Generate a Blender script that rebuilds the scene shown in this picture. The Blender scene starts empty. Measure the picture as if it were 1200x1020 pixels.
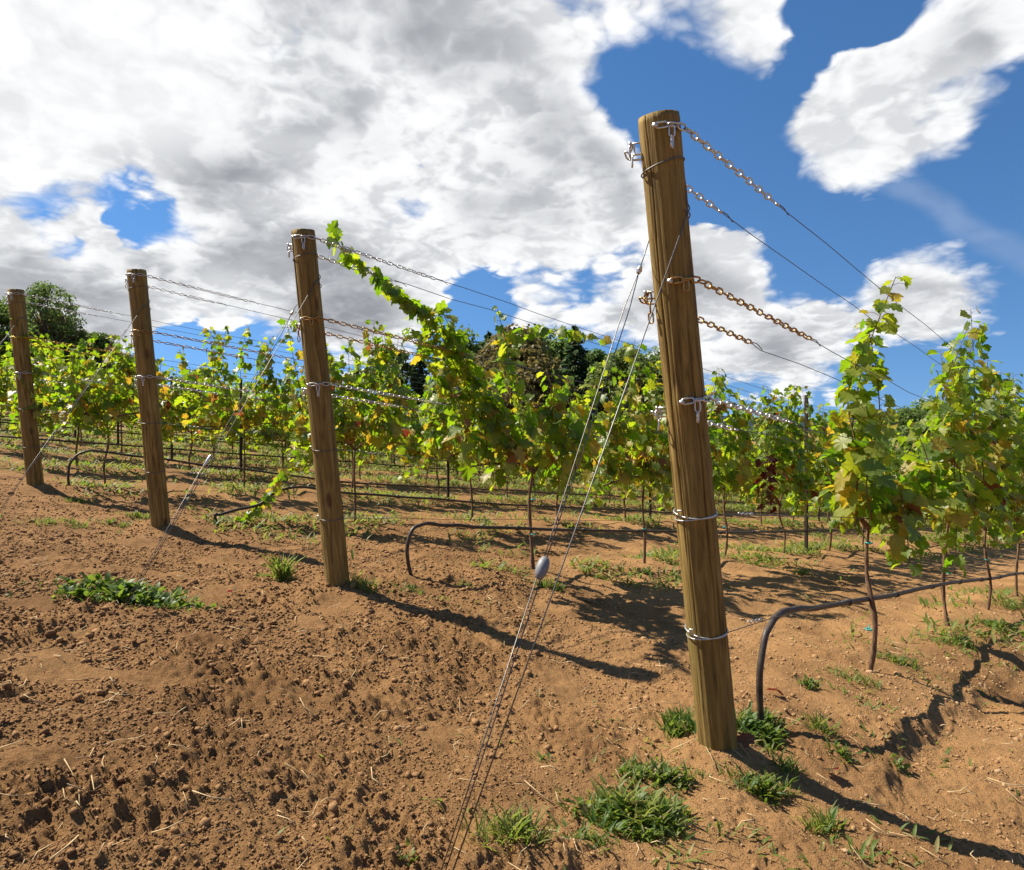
import bpy, math, random
import numpy as np
from mathutils import Vector, Matrix, Quaternion

# ------------------------------------------------------------------ camera, sky, sun
SC = bpy.context.scene
COL = SC.collection
F, CX, CY, CAMZ = 800.0, 600.0, 500.0, 1.0

cam = bpy.data.cameras.new('camera')
cam.lens = 24.0; cam.sensor_width = 36.0; cam.sensor_fit = 'HORIZONTAL'
cam.shift_y = -10.0 / 1200.0
cam.clip_start = 0.05; cam.clip_end = 12000
camo = bpy.data.objects.new('camera', cam); COL.objects.link(camo)
camo.location = (0, 0, CAMZ); camo.rotation_euler = (math.radians(90), 0, 0)
SC.camera = camo
SC.cycles.max_bounces = 6; SC.cycles.diffuse_bounces = 3; SC.cycles.glossy_bounces = 2
SC.cycles.transmission_bounces = 3; SC.cycles.volume_bounces = 0

SC.view_settings.view_transform = 'Standard'
SC.view_settings.look = 'None'
SC.view_settings.gamma = 1.0
SC.view_settings.use_curve_mapping = False
SC.view_settings.exposure = 1.0

TO_SUN = Vector((-1.74, 0.67, 2.18)).normalized()
sun = bpy.data.lights.new('sun', 'SUN')
sun.energy = 5.0; sun.angle = math.radians(0.53); sun.color = (1.0, 0.91, 0.76)
suno = bpy.data.objects.new('sun', sun); COL.objects.link(suno)
suno.rotation_euler = TO_SUN.to_track_quat('Z', 'Y').to_euler()
suno.location = (-10, 3, 12)


class NT:
    """tiny helper for node trees"""
    def __init__(s, tree):
        s.t = tree; s.n = tree.nodes; s.l = tree.links
    def new(s, typ, **kw):
        nd = s.n.new(typ)
        for k, v in kw.items():
            if k[0] == '_':
                continue
            setattr(nd, k, v)
        return nd
    def put(s, sock, v):
        if hasattr(v, 'is_output') or isinstance(v, bpy.types.NodeSocket):
            s.l.new(v, sock)
        elif v is not None:
            if isinstance(v, (tuple, list)) and len(v) == 3 and sock.type == 'RGBA':
                v = (*v, 1)
            sock.default_value = v
    def math(s, op, a, b=None, c=None, clamp=False):
        nd = s.new('ShaderNodeMath', operation=op, use_clamp=clamp)
        s.put(nd.inputs[0], a)
        if b is not None: s.put(nd.inputs[1], b)
        if c is not None: s.put(nd.inputs[2], c)
        return nd.outputs[0]
    def vmath(s, op, a, b=None):
        nd = s.new('ShaderNodeVectorMath', operation=op)
        s.put(nd.inputs[0], a)
        if b is not None: s.put(nd.inputs[1], b)
        return nd.outputs['Value'] if op in ('DOT_PRODUCT', 'LENGTH') else nd.outputs[0]
    def noise(s, vec, scale, detail=4, rough=.5, lac=2.0, dist=0.0):
        nd = s.new('ShaderNodeTexNoise')
        if vec is not None: s.put(nd.inputs['Vector'], vec)
        nd.inputs['Scale'].default_value = scale
        nd.inputs['Detail'].default_value = detail
        nd.inputs['Roughness'].default_value = rough
        nd.inputs['Lacunarity'].default_value = lac
        nd.inputs['Distortion'].default_value = dist
        return nd.outputs['Fac']
    def rng(s, v, a, b, c=0., d=1., smooth=False):
        nd = s.new('ShaderNodeMapRange')
        if smooth: nd.interpolation_type = 'SMOOTHSTEP'
        s.put(nd.inputs[0], v)
        for i, q in enumerate((a, b, c, d)): s.put(nd.inputs[i + 1], q)
        return nd.outputs[0]
    def mix(s, f, a, b, mode='MIX'):
        nd = s.new('ShaderNodeMix', data_type='RGBA', blend_type=mode)
        s.put(nd.inputs[0], f); s.put(nd.inputs[6], a); s.put(nd.inputs[7], b)
        return nd.outputs[2]
    def ramp(s, f, stops):
        nd = s.new('ShaderNodeValToRGB')
        e = nd.color_ramp.elements
        while len(e) < len(stops): e.new(0.5)
        for q, (p, c) in zip(e, stops):
            q.position = p; q.color = (*c, 1)
        s.put(nd.inputs[0], f)
        return nd.outputs[0]
    def mapping(s, vec, scale=(1, 1, 1), loc=(0, 0, 0)):
        nd = s.new('ShaderNodeMapping')
        s.put(nd.inputs[0], vec)
        nd.inputs['Location'].default_value = loc
        nd.inputs['Scale'].default_value = scale
        return nd.outputs[0]


def pixdir(px, py):
    return Vector(((px - CX) / F, 1.0, (CY - py) / F)).normalized()


# clouds stand at compass directions of the sky; beyond the view the same noise carries on
CLOUD_BIAS = [
    (60, 40, 300, .42), (330, 90, 290, .46), (540, 70, 160, .34), (230, 250, 150, .22), (640, 150, 110, .20),
    (610, 245, 150, .34), (470, 300, 150, .26), (330, 290, 120, .16), (30, 300, 170, .30), (720, 250, 110, .34), (640, 120, 90, .2), (530, 145, 60, .2), (730, 220, 60, .25),
    (960, 130, 90, .40), (1030, 140, 85, .40), (1090, 70, 70, .26), (1185, 20, 80, .36), (1185, 165, 60, .30), (1110, 170, 40, -.15), (1000, 185, 70, .22),
    (475, 115, 75, .40), (480, 190, 75, .38), (1085, 125, 65, .40), (440, 100, 60, .22), (450, 190, 50, .18), (480, 215, 70, .22), (1010, 165, 80, .32), (1060, 120, 70, .25), (1015, 330, 80, .42), (930, 400, 70, .30), (925, 330, 35, -.2), (1105, 345, 70, .36), (870, 300, 80, .36), (820, 370, 80, .3), (800, 25, 100, .40), (690, 20, 80, .22), (920, 5, 60, .30),
    (880, 400, 90, .26), (960, 405, 60, .18), (1090, 345, 60, .20), (640, 375, 50, .26), (760, 395, 80, .30), (420, 365, 90, .26), (60, 350, 110, .2),
    (310, 380, 80, .16), (1150, 300, 40, .10), (820, 260, 60, .14), (200, 350, 90, .16),
    (760, 120, 75, -.34), (700, 110, 40, -.12), (850, 180, 90, -.30), (1000, 250, 90, -.30), (1140, 240, 80, -.26),
    (985, 35, 60, -.40), (1130, 105, 30, -.2), (1200, 110, 40, -.2), (1050, 20, 40, -.2), (700, 335, 40, -.10), (690, 75, 40, -.14), (640, 20, 40, -.12), (1180, 380, 90, -.14), (560, 355, 45, -.26),
    (120, 245, 80, -.40), (170, 235, 50, -.2), (455, 240, 40, -.12), (235, 400, 70, -.34), (40, 215, 40, -.2), (330, 395, 50, -.2), (110, 385, 45, -.2), (540, 350, 40, -.1), (540, 400, 50, -.12),
]


def build_world():
    w = bpy.data.worlds.new('World'); SC.world = w; w.use_nodes = True
    k = NT(w.node_tree); k.n.clear()
    sky = k.new('ShaderNodeTexSky', sky_type='NISHITA')
    sky.sun_disc = False
    sky.sun_elevation = math.asin(TO_SUN.z)
    sky.sun_rotation = math.atan2(TO_SUN.x, TO_SUN.y) % (2 * math.pi)
    sky.air_density = 1.0; sky.dust_density = 0.0; sky.ozone_density = 3.0; sky.altitude = 400
    d = k.vmath('NORMALIZE', k.new('ShaderNodeTexCoord').outputs['Generated'])
    sep = k.new('ShaderNodeSeparateXYZ'); k.put(sep.inputs[0], d)
    z = sep.outputs[2]
    sv = k.vmath('ADD', d, (0, 0, .19)); k.put(sky.inputs[0], k.vmath('NORMALIZE', sv))
    # clouds shrink and flatten towards the horizon, as a layer seen from below does
    dv = k.math('MAXIMUM', k.math('ADD', z, .42), .2)
    sc = k.new('ShaderNodeVectorMath', operation='SCALE')
    k.put(sc.inputs[0], d); k.put(sc.inputs[3], k.math('DIVIDE', .8, dv))
    p0 = k.mapping(sc.outputs[0], (1, 1, 1.7), (3.1, 1.7, .4))
    wn = k.new('ShaderNodeTexNoise'); k.put(wn.inputs['Vector'], p0)
    wn.inputs['Scale'].default_value = 9.0; wn.inputs['Detail'].default_value = 3
    wv = k.vmath('SUBTRACT', wn.outputs['Color'], (.5, .5, .5))
    ws = k.new('ShaderNodeVectorMath', operation='SCALE'); k.put(ws.inputs[0], wv); ws.inputs[3].default_value = .05
    p = k.vmath('ADD', p0, ws.outputs[0])

    def dens(vec):
        """rolling base plus round billows, each octave creased where two puffs meet"""
        t = k.math('MULTIPLY', k.math('SUBTRACT', k.noise(vec, 4.2, 3, .5), .5), 1.25)
        for sc_, am in ((9.5, .30), (21., .17), (47., .095), (100., .035)):
            n_ = k.noise(vec, sc_, 0, .5)
            n_ = k.math('ABSOLUTE', k.math('SUBTRACT', k.math('MULTIPLY', n_, 2.), 1.))
            t = k.math('MULTIPLY_ADD', n_, am, t)
        return k.math('SUBTRACT', t, .13)
    base = k.math('MULTIPLY', k.math('SUBTRACT', k.noise(p, 4.2, 3, .5), .5), 1.25)
    d0 = dens(p)
    su = TO_SUN * .022
    d1 = dens(k.vmath('ADD', p, (su.x, su.y, su.z * 1.7)))
    bias = None
    for (x, y, r, a) in CLOUD_BIAS:
        c = pixdir(x, y)
        dot = k.vmath('DOT_PRODUCT', d, tuple(c))
        m = k.rng(dot, math.cos(r * 1.2 / F), 1.0, 0., a * (.70 if a > 0 else 1.15), True)
        bias = m if bias is None else k.math('ADD', bias, m)
    # away from the open patches: an even scatter of clouds
    bias = k.math('MAXIMUM', k.math('MINIMUM', bias, .54), -.4)
    D = k.math('ADD', k.math('SUBTRACT', d0, .15), bias)
    soft = k.rng(k.noise(p0, 5.5, 2, .5), .40, .62, .07, .26)
    alpha = k.rng(D, k.math('MULTIPLY', soft, -.35), soft, 0., 1., True)
    alpha = k.math('MULTIPLY', alpha, k.rng(z, -.01, .05, 0., 1., True))
    thick = k.rng(k.math('ADD', k.math('ADD', base, bias), k.math('MULTIPLY', d0, .35)), .20, .78, 0., 1., True)
    lit = k.rng(k.math('SUBTRACT', d1, d0), -.15, .13, 1., 0., True)
    big = k.noise(p0, 2.6, 2, .5)
    for (x, y, r, a) in ((390, 100, 330, .22), (60, 70, 230, -.3), (40, 310, 120, .1), (1000, 130, 250, -.14), (640, 270, 120, -.06)):
        big = k.math('ADD', big, k.rng(k.vmath('DOT_PRODUCT', d, tuple(pixdir(x, y))), math.cos(r / F), 1., 0., a, True))
    shade = k.math('MULTIPLY', thick, k.rng(big, .33, .60, .15, 1., True))
    shade = k.math('ADD', k.math('MULTIPLY', shade, .74), k.math('MULTIPLY', k.math('MULTIPLY', k.math('SUBTRACT', 1., lit), .46), k.math('SUBTRACT', 1., k.math('MULTIPLY', thick, .55))), clamp=True)
    cc = k.ramp(shade, [(0., (7.2, 7.2, 7.2)), (.3, (5.9, 6.0, 6.1)), (.65, (3.5, 3.6, 3.8)), (1., (1.9, 2.0, 2.2))])
    hs = k.new('ShaderNodeHueSaturation'); hs.inputs['Saturation'].default_value = 1.2
    hs.inputs['Value'].default_value = 1.0
    k.put(hs.inputs['Color'], sky.outputs[0])
    # thin ice streak low on the right
    a_, b_ = pixdir(1035, 208), pixdir(1230, 318)
    nrm = a_.cross(b_).normalized(); mid = (a_ + b_).normalized()
    off = k.math('ADD', k.vmath('DOT_PRODUCT', d, tuple(nrm)), k.math('MULTIPLY', k.math('SUBTRACT', k.noise(d, 9, 3, .5), .5), .05))
    st = k.math('MULTIPLY', k.rng(k.math('ABSOLUTE', off), .004, .024, .12, 0., True), k.rng(k.vmath('DOT_PRODUCT', d, tuple(mid)), math.cos(.15), math.cos(.06), 0., 1., True))
    col = k.mix(k.math('MAXIMUM', alpha, st), hs.outputs[0], cc)
    bg = k.new('ShaderNodeBackground'); k.put(bg.inputs[0], col); bg.inputs[1].default_value = .075
    out = k.new('ShaderNodeOutputWorld'); k.l.new(bg.outputs[0], out.inputs[0])
    w.cycles.sampling_method = 'MANUAL'; w.cycles.sample_map_resolution = 512


build_world()

# ------------------------------------------------------------------ helpers
RNG = np.random.default_rng(7)
random.seed(7)


def W(px, py, Z):
    return np.array(((px - CX) * Z / F, Z, CAMZ + (CY - py) * Z / F))


def _hash(ix, iy, seed):
    n = (ix.astype(np.int64) * 374761393 + iy.astype(np.int64) * 668265263 + seed * 1442695041) & 0x7fffffff
    n = ((n ^ (n >> 13)) * 1274126177) & 0x7fffffff
    n = n ^ (n >> 16)
    return n


def pnoise(x, y, seed=0):
    """2-D gradient noise, about -1..1"""
    x = np.asarray(x, float); y = np.asarray(y, float)
    ix = np.floor(x); iy = np.floor(y); fx = x - ix; fy = y - iy
    u = fx * fx * fx * (fx * (fx * 6 - 15) + 10); v = fy * fy * fy * (fy * (fy * 6 - 15) + 10)
    def g(ox, oy):
        a = (_hash(ix + ox, iy + oy, seed) % 4096) * (2 * math.pi / 4096)
        return np.cos(a) * (fx - ox) + np.sin(a) * (fy - oy)
    a = g(0, 0); b = g(1, 0); c = g(0, 1); d = g(1, 1)
    return 1.5 * ((a + (b - a) * u) * (1 - v) + (c + (d - c) * u) * v)


def fbm(x, y, scale, octs, seed=0, gain=.5):
    s = 0; a = 1
    for i in range(octs):
        s = s + a * pnoise(x / scale * 2 ** i, y / scale * 2 ** i, seed + i * 17); a *= gain
    return s


def sstep(a, b, v):
    t = np.clip((v - a) / (b - a), 0, 1); return t * t * (3 - 2 * t)


# rows: foot of each end post, then rows going on up the slope to the left
DV = np.array((.97, 1.0, -.143)); DXY = DV[:2] / np.linalg.norm(DV[:2]); DN = DV / np.linalg.norm(DV)
NV = np.array((DXY[1], -DXY[0]))                       # to the right of the row
ROW0 = [(.67, 2.22), (-.95, 3.75), (-2.74, 5.32), (-4.73, 6.78)]
for i in range(9):
    ROW0.append((-4.73 - 1.86 * (i + 1), 6.78 + 1.55 * (i + 1)))
ROW0 = [np.array(r) for r in ROW0]
ROWQ = np.array([(r - ROW0[0]) @ NV for r in ROW0])
ROWS0 = np.array([(r - ROW0[0]) @ DXY for r in ROW0])


def plane(x, y):
    return .088 - .1129 * x - .0335 * y


def ground(x, y):
    """the lie of the land, without crumbs"""
    x = np.asarray(x, float); y = np.asarray(y, float)
    z = 12 * np.tanh(plane(x, y) / 12)
    r = np.hypot(x, y)
    near = 1 - sstep(30, 60, r)
    q = (x - ROW0[0][0]) * NV[0] + (y - ROW0[0][1]) * NV[1]
    s = (x - ROW0[0][0]) * DXY[0] + (y - ROW0[0][1]) * DXY[1]
    wob = .07 * pnoise(s / .55, s * 0 + .3, 5) + .035 * pnoise(s / .16, s * 0 + .3, 6) + .022 * pnoise(x / .05, y / .05, 8)
    for k in range(len(ROW0)):
        z = z + near * .05 * np.exp(-((q - ROWQ[k]) / .33) ** 2) * sstep(-.5, .3, s - ROWS0[k])
    # wheel rut beside the first row: a bank that drops away from the row
    qq = q + wob
    z = z - .045 * (.75 + .5 * pnoise(s / .4, s * 0 + 2.2, 7)) * sstep(.345, .43, qq) * (1 - sstep(.44, .95, qq)) * sstep(.12, .45, s)
    z = z + near * (.028 * fbm(x, y, .9, 3, 11) + .05 * fbm(x, y, 4.0, 2, 31))
    # soil heaped and trodden round each post
    for i in range(4):
        dd = np.hypot(x - ROW0[i][0], y - ROW0[i][1])
        z = z + .028 * np.exp(-((dd - .03) / (.13 + .03 * pnoise(x / .12, y / .12, 70 + i))) ** 2)
    # dug-over lumps around the anchors and between the posts
    z = z + near * .022 * fbm(x + 7, y, .28, 2, 51) * (1 - sstep(8, 14, r))
    return z


def gz(x, y):
    return float(ground(np.array([x]), np.array([y]))[0])


def rough_mask(x, y):
    """1 where the soil is freshly tilled (left), 0 where it lies sandy and smooth (right)"""
    m = sstep(.55, -.75, (x - .25) + .25 * (y - 2.2) * -.5 + .5 * fbm(x, y, 1.6, 3, 77))
    return m


def crumbs(x, y):
    r = np.hypot(x, y)
    m = rough_mask(x, y)
    a = .5 + .5 * m
    fade1 = 1 - sstep(5, 14, r); fade2 = 1 - sstep(2.5, 6, r)
    n1 = np.abs(fbm(x, y, .16, 3, 91))
    n2 = np.abs(fbm(x, y * 1.0, .06, 3, 95, .6))
    n3 = np.abs(pnoise(x / .022, y / .022, 99)); n4 = np.abs(pnoise(x / .034 + 5, y / .034, 199))
    vary = .45 + 1.1 * sstep(-.45, .55, fbm(x, y, .55, 3, 141))
    n1, n2, n3, n4 = n1 * vary, n2 * vary, n3 * vary, n4 * vary
    pits = sstep(.2, 1.0, fbm(x, y, .22, 3, 123))
    return a * (fade1 * (.015 * n1 - .013 * pits) + fade2 * (.020 * n2)) + fade2 * (.5 + .5 * m) * (.009 * n3 + .008 * n4)


def mesh_from(name, V, Fc, mats=(), mi=None, rnd=None, smooth=False):
    """V (n,3), Fc (m,k) of one face size or a list of such arrays"""
    me = bpy.data.meshes.new(name)
    V = np.asarray(V, np.float32)
    if not isinstance(Fc, (list, tuple)): Fc = [Fc]
    Fc = [np.asarray(f, np.int32) for f in Fc if len(f)]
    nl = sum(f.size for f in Fc); nf = sum(len(f) for f in Fc)
    me.vertices.add(len(V)); me.vertices.foreach_set('co', V.ravel())
    me.loops.add(nl); me.polygons.add(nf)
    me.loops.foreach_set('vertex_index', np.concatenate([f.ravel() for f in Fc]))
    tot = np.concatenate([np.full(len(f), f.shape[1], np.int32) for f in Fc])
    st = np.concatenate([[0], np.cumsum(tot)[:-1]]).astype(np.int32)
    me.polygons.foreach_set('loop_start', st)
    if smooth: me.polygons.foreach_set('use_smooth', np.ones(nf, bool))
    for m in mats: me.materials.append(m)
    if mi is not None: me.polygons.foreach_set('material_index', np.asarray(mi, np.int32))
    if rnd is not None:
        at = me.attributes.new('rnd', 'FLOAT', 'POINT'); at.data.foreach_set('value', np.asarray(rnd, np.float32))
    me.update(calc_edges=True)
    return me


def link(name, data, parent=None, loc=None, **props):
    o = bpy.data.objects.new(name, data); COL.objects.link(o)
    if parent is not None: o.parent = parent
    if loc is not None: o.location = loc
    for a, b in props.items(): o[a] = b
    return o


def thing(name, label, cat, loc=(0, 0, 0), rz=0, group=None):
    o = link(name, None, loc=loc, label=label, category=cat)
    o.rotation_euler = (0, 0, rz); o.empty_display_size = .1
    if group: o['group'] = group
    return o


class MB:
    """collects quads and tris"""
    def __init__(s): s.V = []; s.F3 = []; s.F4 = []; s.n = 0; s.m3 = []; s.m4 = []
    def add(s, V, F3=(), F4=(), m=0):
        V = np.asarray(V, float)
        if len(F3): s.F3.append(np.asarray(F3) + s.n); s.m3 += [m] * len(F3)
        if len(F4): s.F4.append(np.asarray(F4) + s.n); s.m4 += [m] * len(F4)
        s.V.append(V); s.n += len(V)
    def mesh(s, name, mats, smooth=True):
        Fc = []
        if s.F3: Fc.append(np.concatenate(s.F3))
        if s.F4: Fc.append(np.concatenate(s.F4))
        return mesh_from(name, np.concatenate(s.V), Fc, mats, np.array(s.m3 + s.m4), smooth=smooth)


def tube(mb, pts, rad, n=6, m=0, closed=False, cap=True):
    P = np.asarray(pts, float); N = len(P)
    R = np.full(N, rad, float) if np.isscalar(rad) else np.asarray(rad, float)
    if closed: T = np.roll(P, -1, 0) - np.roll(P, 1, 0)
    else: T = np.gradient(P, axis=0)
    T /= np.maximum(np.linalg.norm(T, axis=1), 1e-9)[:, None]
    ref = np.array((0, 0, 1.)) if abs(T[0][2]) < .9 else np.array((1., 0, 0))
    u = np.cross(T[0], ref); u /= np.linalg.norm(u)
    rings = []
    a = np.arange(n) * 2 * math.pi / n
    for i in range(N):
        u = u - T[i] * (u @ T[i]); u /= max(np.linalg.norm(u), 1e-9)
        v = np.cross(T[i], u)
        rings.append(P[i] + R[i] * (np.cos(a)[:, None] * u + np.sin(a)[:, None] * v))
    V = np.concatenate(rings)
    F4 = []
    for i in range(N if closed else N - 1):
        j = (i + 1) % N
        for q in range(n):
            F4.append((i * n + q, i * n + (q + 1) % n, j * n + (q + 1) % n, j * n + q))
    F3 = []
    if cap and not closed:
        for q in range(1, n - 1):
            F3.append((0, q + 1, q)); b = (N - 1) * n; F3.append((b, b + q, b + q + 1))
    mb.add(V, F3, F4, m)


def smoothline(pts, per=6):
    P = np.asarray(pts, float)
    Q = np.concatenate([[2 * P[0] - P[1]], P, [2 * P[-1] - P[-2]]])
    out = []
    for i in range(1, len(Q) - 2):
        p0, p1, p2, p3 = Q[i - 1:i + 3]
        for t in np.linspace(0, 1, per, endpoint=False):
            out.append(.5 * (2 * p1 + (p2 - p0) * t + (2 * p0 - 5 * p1 + 4 * p2 - p3) * t * t + (3 * p1 - p0 - 3 * p2 + p3) * t ** 3))
    out.append(P[-1])
    return np.array(out)


# ------------------------------------------------------------------ materials
def material(name):
    m = bpy.data.materials.new(name); m.use_nodes = True
    k = NT(m.node_tree)
    b = k.n['Principled BSDF']
    return m, k, b


def soil_mat():
    m, k, b = material('soil')
    geo = k.new('ShaderNodeNewGeometry'); P = geo.outputs['Position']
    at = k.new('ShaderNodeAttribute', attribute_name='rnd').outputs['Fac']     # tilled soil
    n1 = k.noise(P, 1.3, 5, .6); n2 = k.noise(P, 28, 5, .65); n3 = k.noise(P, 160, 4, .6)
    sand = k.mix(n2, (.300, .158, .063), (.430, .248, .108))
    till = k.mix(n2, (.195, .099, .038), (.375, .210, .087))
    c = k.mix(k.math('MULTIPLY', at, .85), sand, till)
    c = k.mix(k.rng(n1, .46, .66, 0, .6), c, (.135, .066, .026))
    c = k.mix(k.rng(n3, .60, .75, 0, .5), c, (.38, .25, .125))
    c = k.mix(k.rng(n3, .42, .28, 0, .75), c, (.08, .041, .018))
    c = k.mix(k.rng(k.noise(P, 60, 4, .7), .42, .30, 0, .5), c, (.095, .05, .022))
    # thin green film of seedlings on ground far off between the rows
    ln = k.vmath('LENGTH', P)
    g = k.math('MULTIPLY', k.rng(ln, 9, 30, 0, .75, True), k.rng(k.noise(P, .9, 5, .65), .45, .6, 0, 1))
    c = k.mix(g, c, (.085, .105, .02))
    k.put(b.inputs['Base Color'], c)
    b.inputs['Roughness'].default_value = .95; b.inputs['Specular IOR Level'].default_value = .12
    h = k.math('ADD', k.math('MULTIPLY', k.noise(P, 55, 6, .7), .012), k.math('MULTIPLY', k.noise(P, 220, 4, .7), .004))
    bp = k.new('ShaderNodeBump'); bp.inputs['Strength'].default_value = 1.0; bp.inputs['Distance'].default_value = 1.3
    k.put(bp.inputs['Height'], h); k.put(b.inputs['Normal'], bp.outputs[0])
    return m


def clod_mat():
    m, k, b = material('clod')
    P = k.new('ShaderNodeNewGeometry').outputs['Position']
    at = k.new('ShaderNodeAttribute', attribute_name='rnd').outputs['Fac']
    c = k.ramp(at, [(0, (0.1934, 0.1048, 0.04836)), (.45, (0.3385, 0.1934, 0.08866)), (.8, (0.4272, 0.2579, 0.1249)), (1, (0.4997, 0.3385, 0.1934))])
    n = k.noise(P, 130, 4, .6)
    c = k.mix(k.rng(n, .35, .7, 0, .45), c, (.17, .09, .04))
    k.put(b.inputs['Base Color'], c)
    b.inputs['Roughness'].default_value = .95; b.inputs['Specular IOR Level'].default_value = .1
    bp = k.new('ShaderNodeBump'); bp.inputs['Strength'].default_value = .8; bp.inputs['Distance'].default_value = .006
    k.put(bp.inputs['Height'], k.noise(P, 260, 4, .7)); k.put(b.inputs['Normal'], bp.outputs[0])
    return m


def post_mat():
    m, k, b = material('treated_timber')
    tc = k.new('ShaderNodeTexCoord').outputs['Object']
    oi = k.new('ShaderNodeObjectInfo').outputs['Random']
    cmb = k.new('ShaderNodeCombineXYZ')
    k.put(cmb.inputs[2], k.math('MULTIPLY', oi, 40))
    v = k.vmath('ADD', tc, cmb.outputs[0])
    g = k.noise(k.mapping(v, (55, 55, 3.6)), 1, 7, .66, dist=.9)
    g2 = k.noise(k.mapping(v, (170, 170, 11)), 1, 5, .68)
    big = k.noise(k.mapping(v, (7, 7, 1.8)), 1, 4, .55)
    c = k.ramp(g, [(.28, (.042, .025, .007)), (.42, (.150, .094, .024)), (.58, (.270, .178, .048)), (.76, (.41, .29, .105))])
    c = k.mix(k.rng(big, .36, .22, 0, .7), c, (.07, .045, .016))
    c = k.mix(k.rng(big, .45, .7, 0, .5), c, (0.148, 0.1147, 0.037))
    c = k.mix(k.rng(g2, .62, .78, 0, .55), c, (0.37, 0.296, 0.1628))
    c = k.mix(k.rng(g2, .38, .26, 0, .75), c, (0.037, 0.02072, 0.00888))
    # knots
    vo = k.new('ShaderNodeTexVoronoi'); k.put(vo.inputs['Vector'], k.mapping(v, (9, 9, 3.3))); vo.inputs['Scale'].default_value = 1
    kn = k.rng(vo.outputs['Distance'], .08, .2, 1, 0, True)
    c = k.mix(k.math('MULTIPLY', kn, .8), c, (.07, .032, .012))
    k.put(b.inputs['Base Color'], c)
    b.inputs['Roughness'].default_value = .8; b.inputs['Specular IOR Level'].default_value = .25
    h = k.math('ADD', k.math('MULTIPLY', g, .004), k.math('MULTIPLY', g2, .0016))
    bp = k.new('ShaderNodeBump'); bp.inputs['Distance'].default_value = 1; bp.inputs['Strength'].default_value = .9
    k.put(bp.inputs['Height'], h); k.put(b.inputs['Normal'], bp.outputs[0])
    return m


def metal_mat(name, c, rough=.4, metal=1.0, spots=None):
    m, k, b = material(name)
    P = k.new('ShaderNodeNewGeometry').outputs['Position']
    n = k.noise(P, 120, 4, .6)
    col = k.mix(n, tuple(q * .7 for q in c), c)
    if spots: col = k.mix(k.rng(k.noise(P, 45, 4, .6), .5, .65), col, spots)
    k.put(b.inputs['Base Color'], col)
    b.inputs['Metallic'].default_value = metal
    k.put(b.inputs['Roughness'], k.rng(n, .3, .7, rough * .8, min(1, rough * 1.3)))
    return m


def plain_mat(name, c, c2=None, scale=30, rough=.6, spec=.4):
    m, k, b = material(name)
    P = k.new('ShaderNodeNewGeometry').outputs['Position']
    k.put(b.inputs['Base Color'], k.mix(k.rng(k.noise(P, scale, 5, .6), .3, .7), c, c2 or tuple(q * .6 for q in c)))
    b.inputs['Roughness'].default_value = rough; b.inputs['Specular IOR Level'].default_value = spec
    return m


def bark_mat(name, c, c2):
    m, k, b = material(name)
    tc = k.new('ShaderNodeTexCoord').outputs['Object']
    g = k.noise(k.mapping(tc, (90, 90, 14)), 1, 5, .65)
    k.put(b.inputs['Base Color'], k.mix(k.rng(g, .35, .65), c, c2))
    b.inputs['Roughness'].default_value = .9; b.inputs['Specular IOR Level'].default_value = .15
    bp = k.new('ShaderNodeBump'); bp.inputs['Distance'].default_value = .01
    k.put(bp.inputs['Height'], g); k.put(b.inputs['Normal'], bp.outputs[0])
    return m


def leaf_mat(name, stops, tstops, trans=.42, rough=.42, spec=.32, blotch=None):
    """leaf blade: reflects with a soft shine and lets light through; hue varies leaf by leaf"""
    m, k, b = material(name)
    at = k.new('ShaderNodeAttribute', attribute_name='rnd').outputs['Fac']
    oi = k.new('ShaderNodeObjectInfo').outputs['Random']
    f = k.math('FRACT', k.math('ADD', at, oi))
    tc = k.new('ShaderNodeTexCoord').outputs['Object']
    n = k.noise(tc, 14, 3, .6)
    c = k.ramp(f, stops); t = k.ramp(f, tstops)
    if blotch:
        q = k.rng(k.noise(k.vmath('ADD', tc, k.vmath('MULTIPLY', (31., 17., 11.), oi)), 9, 4, .6), .52, .62, 0, .85)
        c = k.mix(q, c, blotch); t = k.mix(q, t, tuple(min(1, 1.6 * x) for x in blotch))
    c = k.mix(k.rng(n, .3, .7, 0, .4), c, (.02, .03, .006))
    # paler, duller underside
    bf = k.new('ShaderNodeNewGeometry').outputs['Backfacing']
    c = k.mix(k.math('MULTIPLY', bf, .3), c, (.19, .22, .07))
    k.put(b.inputs['Base Color'], c)
    b.inputs['Roughness'].default_value = rough; b.inputs['Specular IOR Level'].default_value = spec
    tr = k.new('ShaderNodeBsdfTranslucent'); k.put(tr.inputs[0], t)
    ms = k.new('ShaderNodeMixShader'); ms.inputs[0].default_value = trans
    k.l.new(b.outputs[0], ms.inputs[1]); k.l.new(tr.outputs[0], ms.inputs[2])
    out = [q for q in k.n if q.type == 'OUTPUT_MATERIAL'][0]
    k.l.new(ms.outputs[0], out.inputs[0])
    return m


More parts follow.
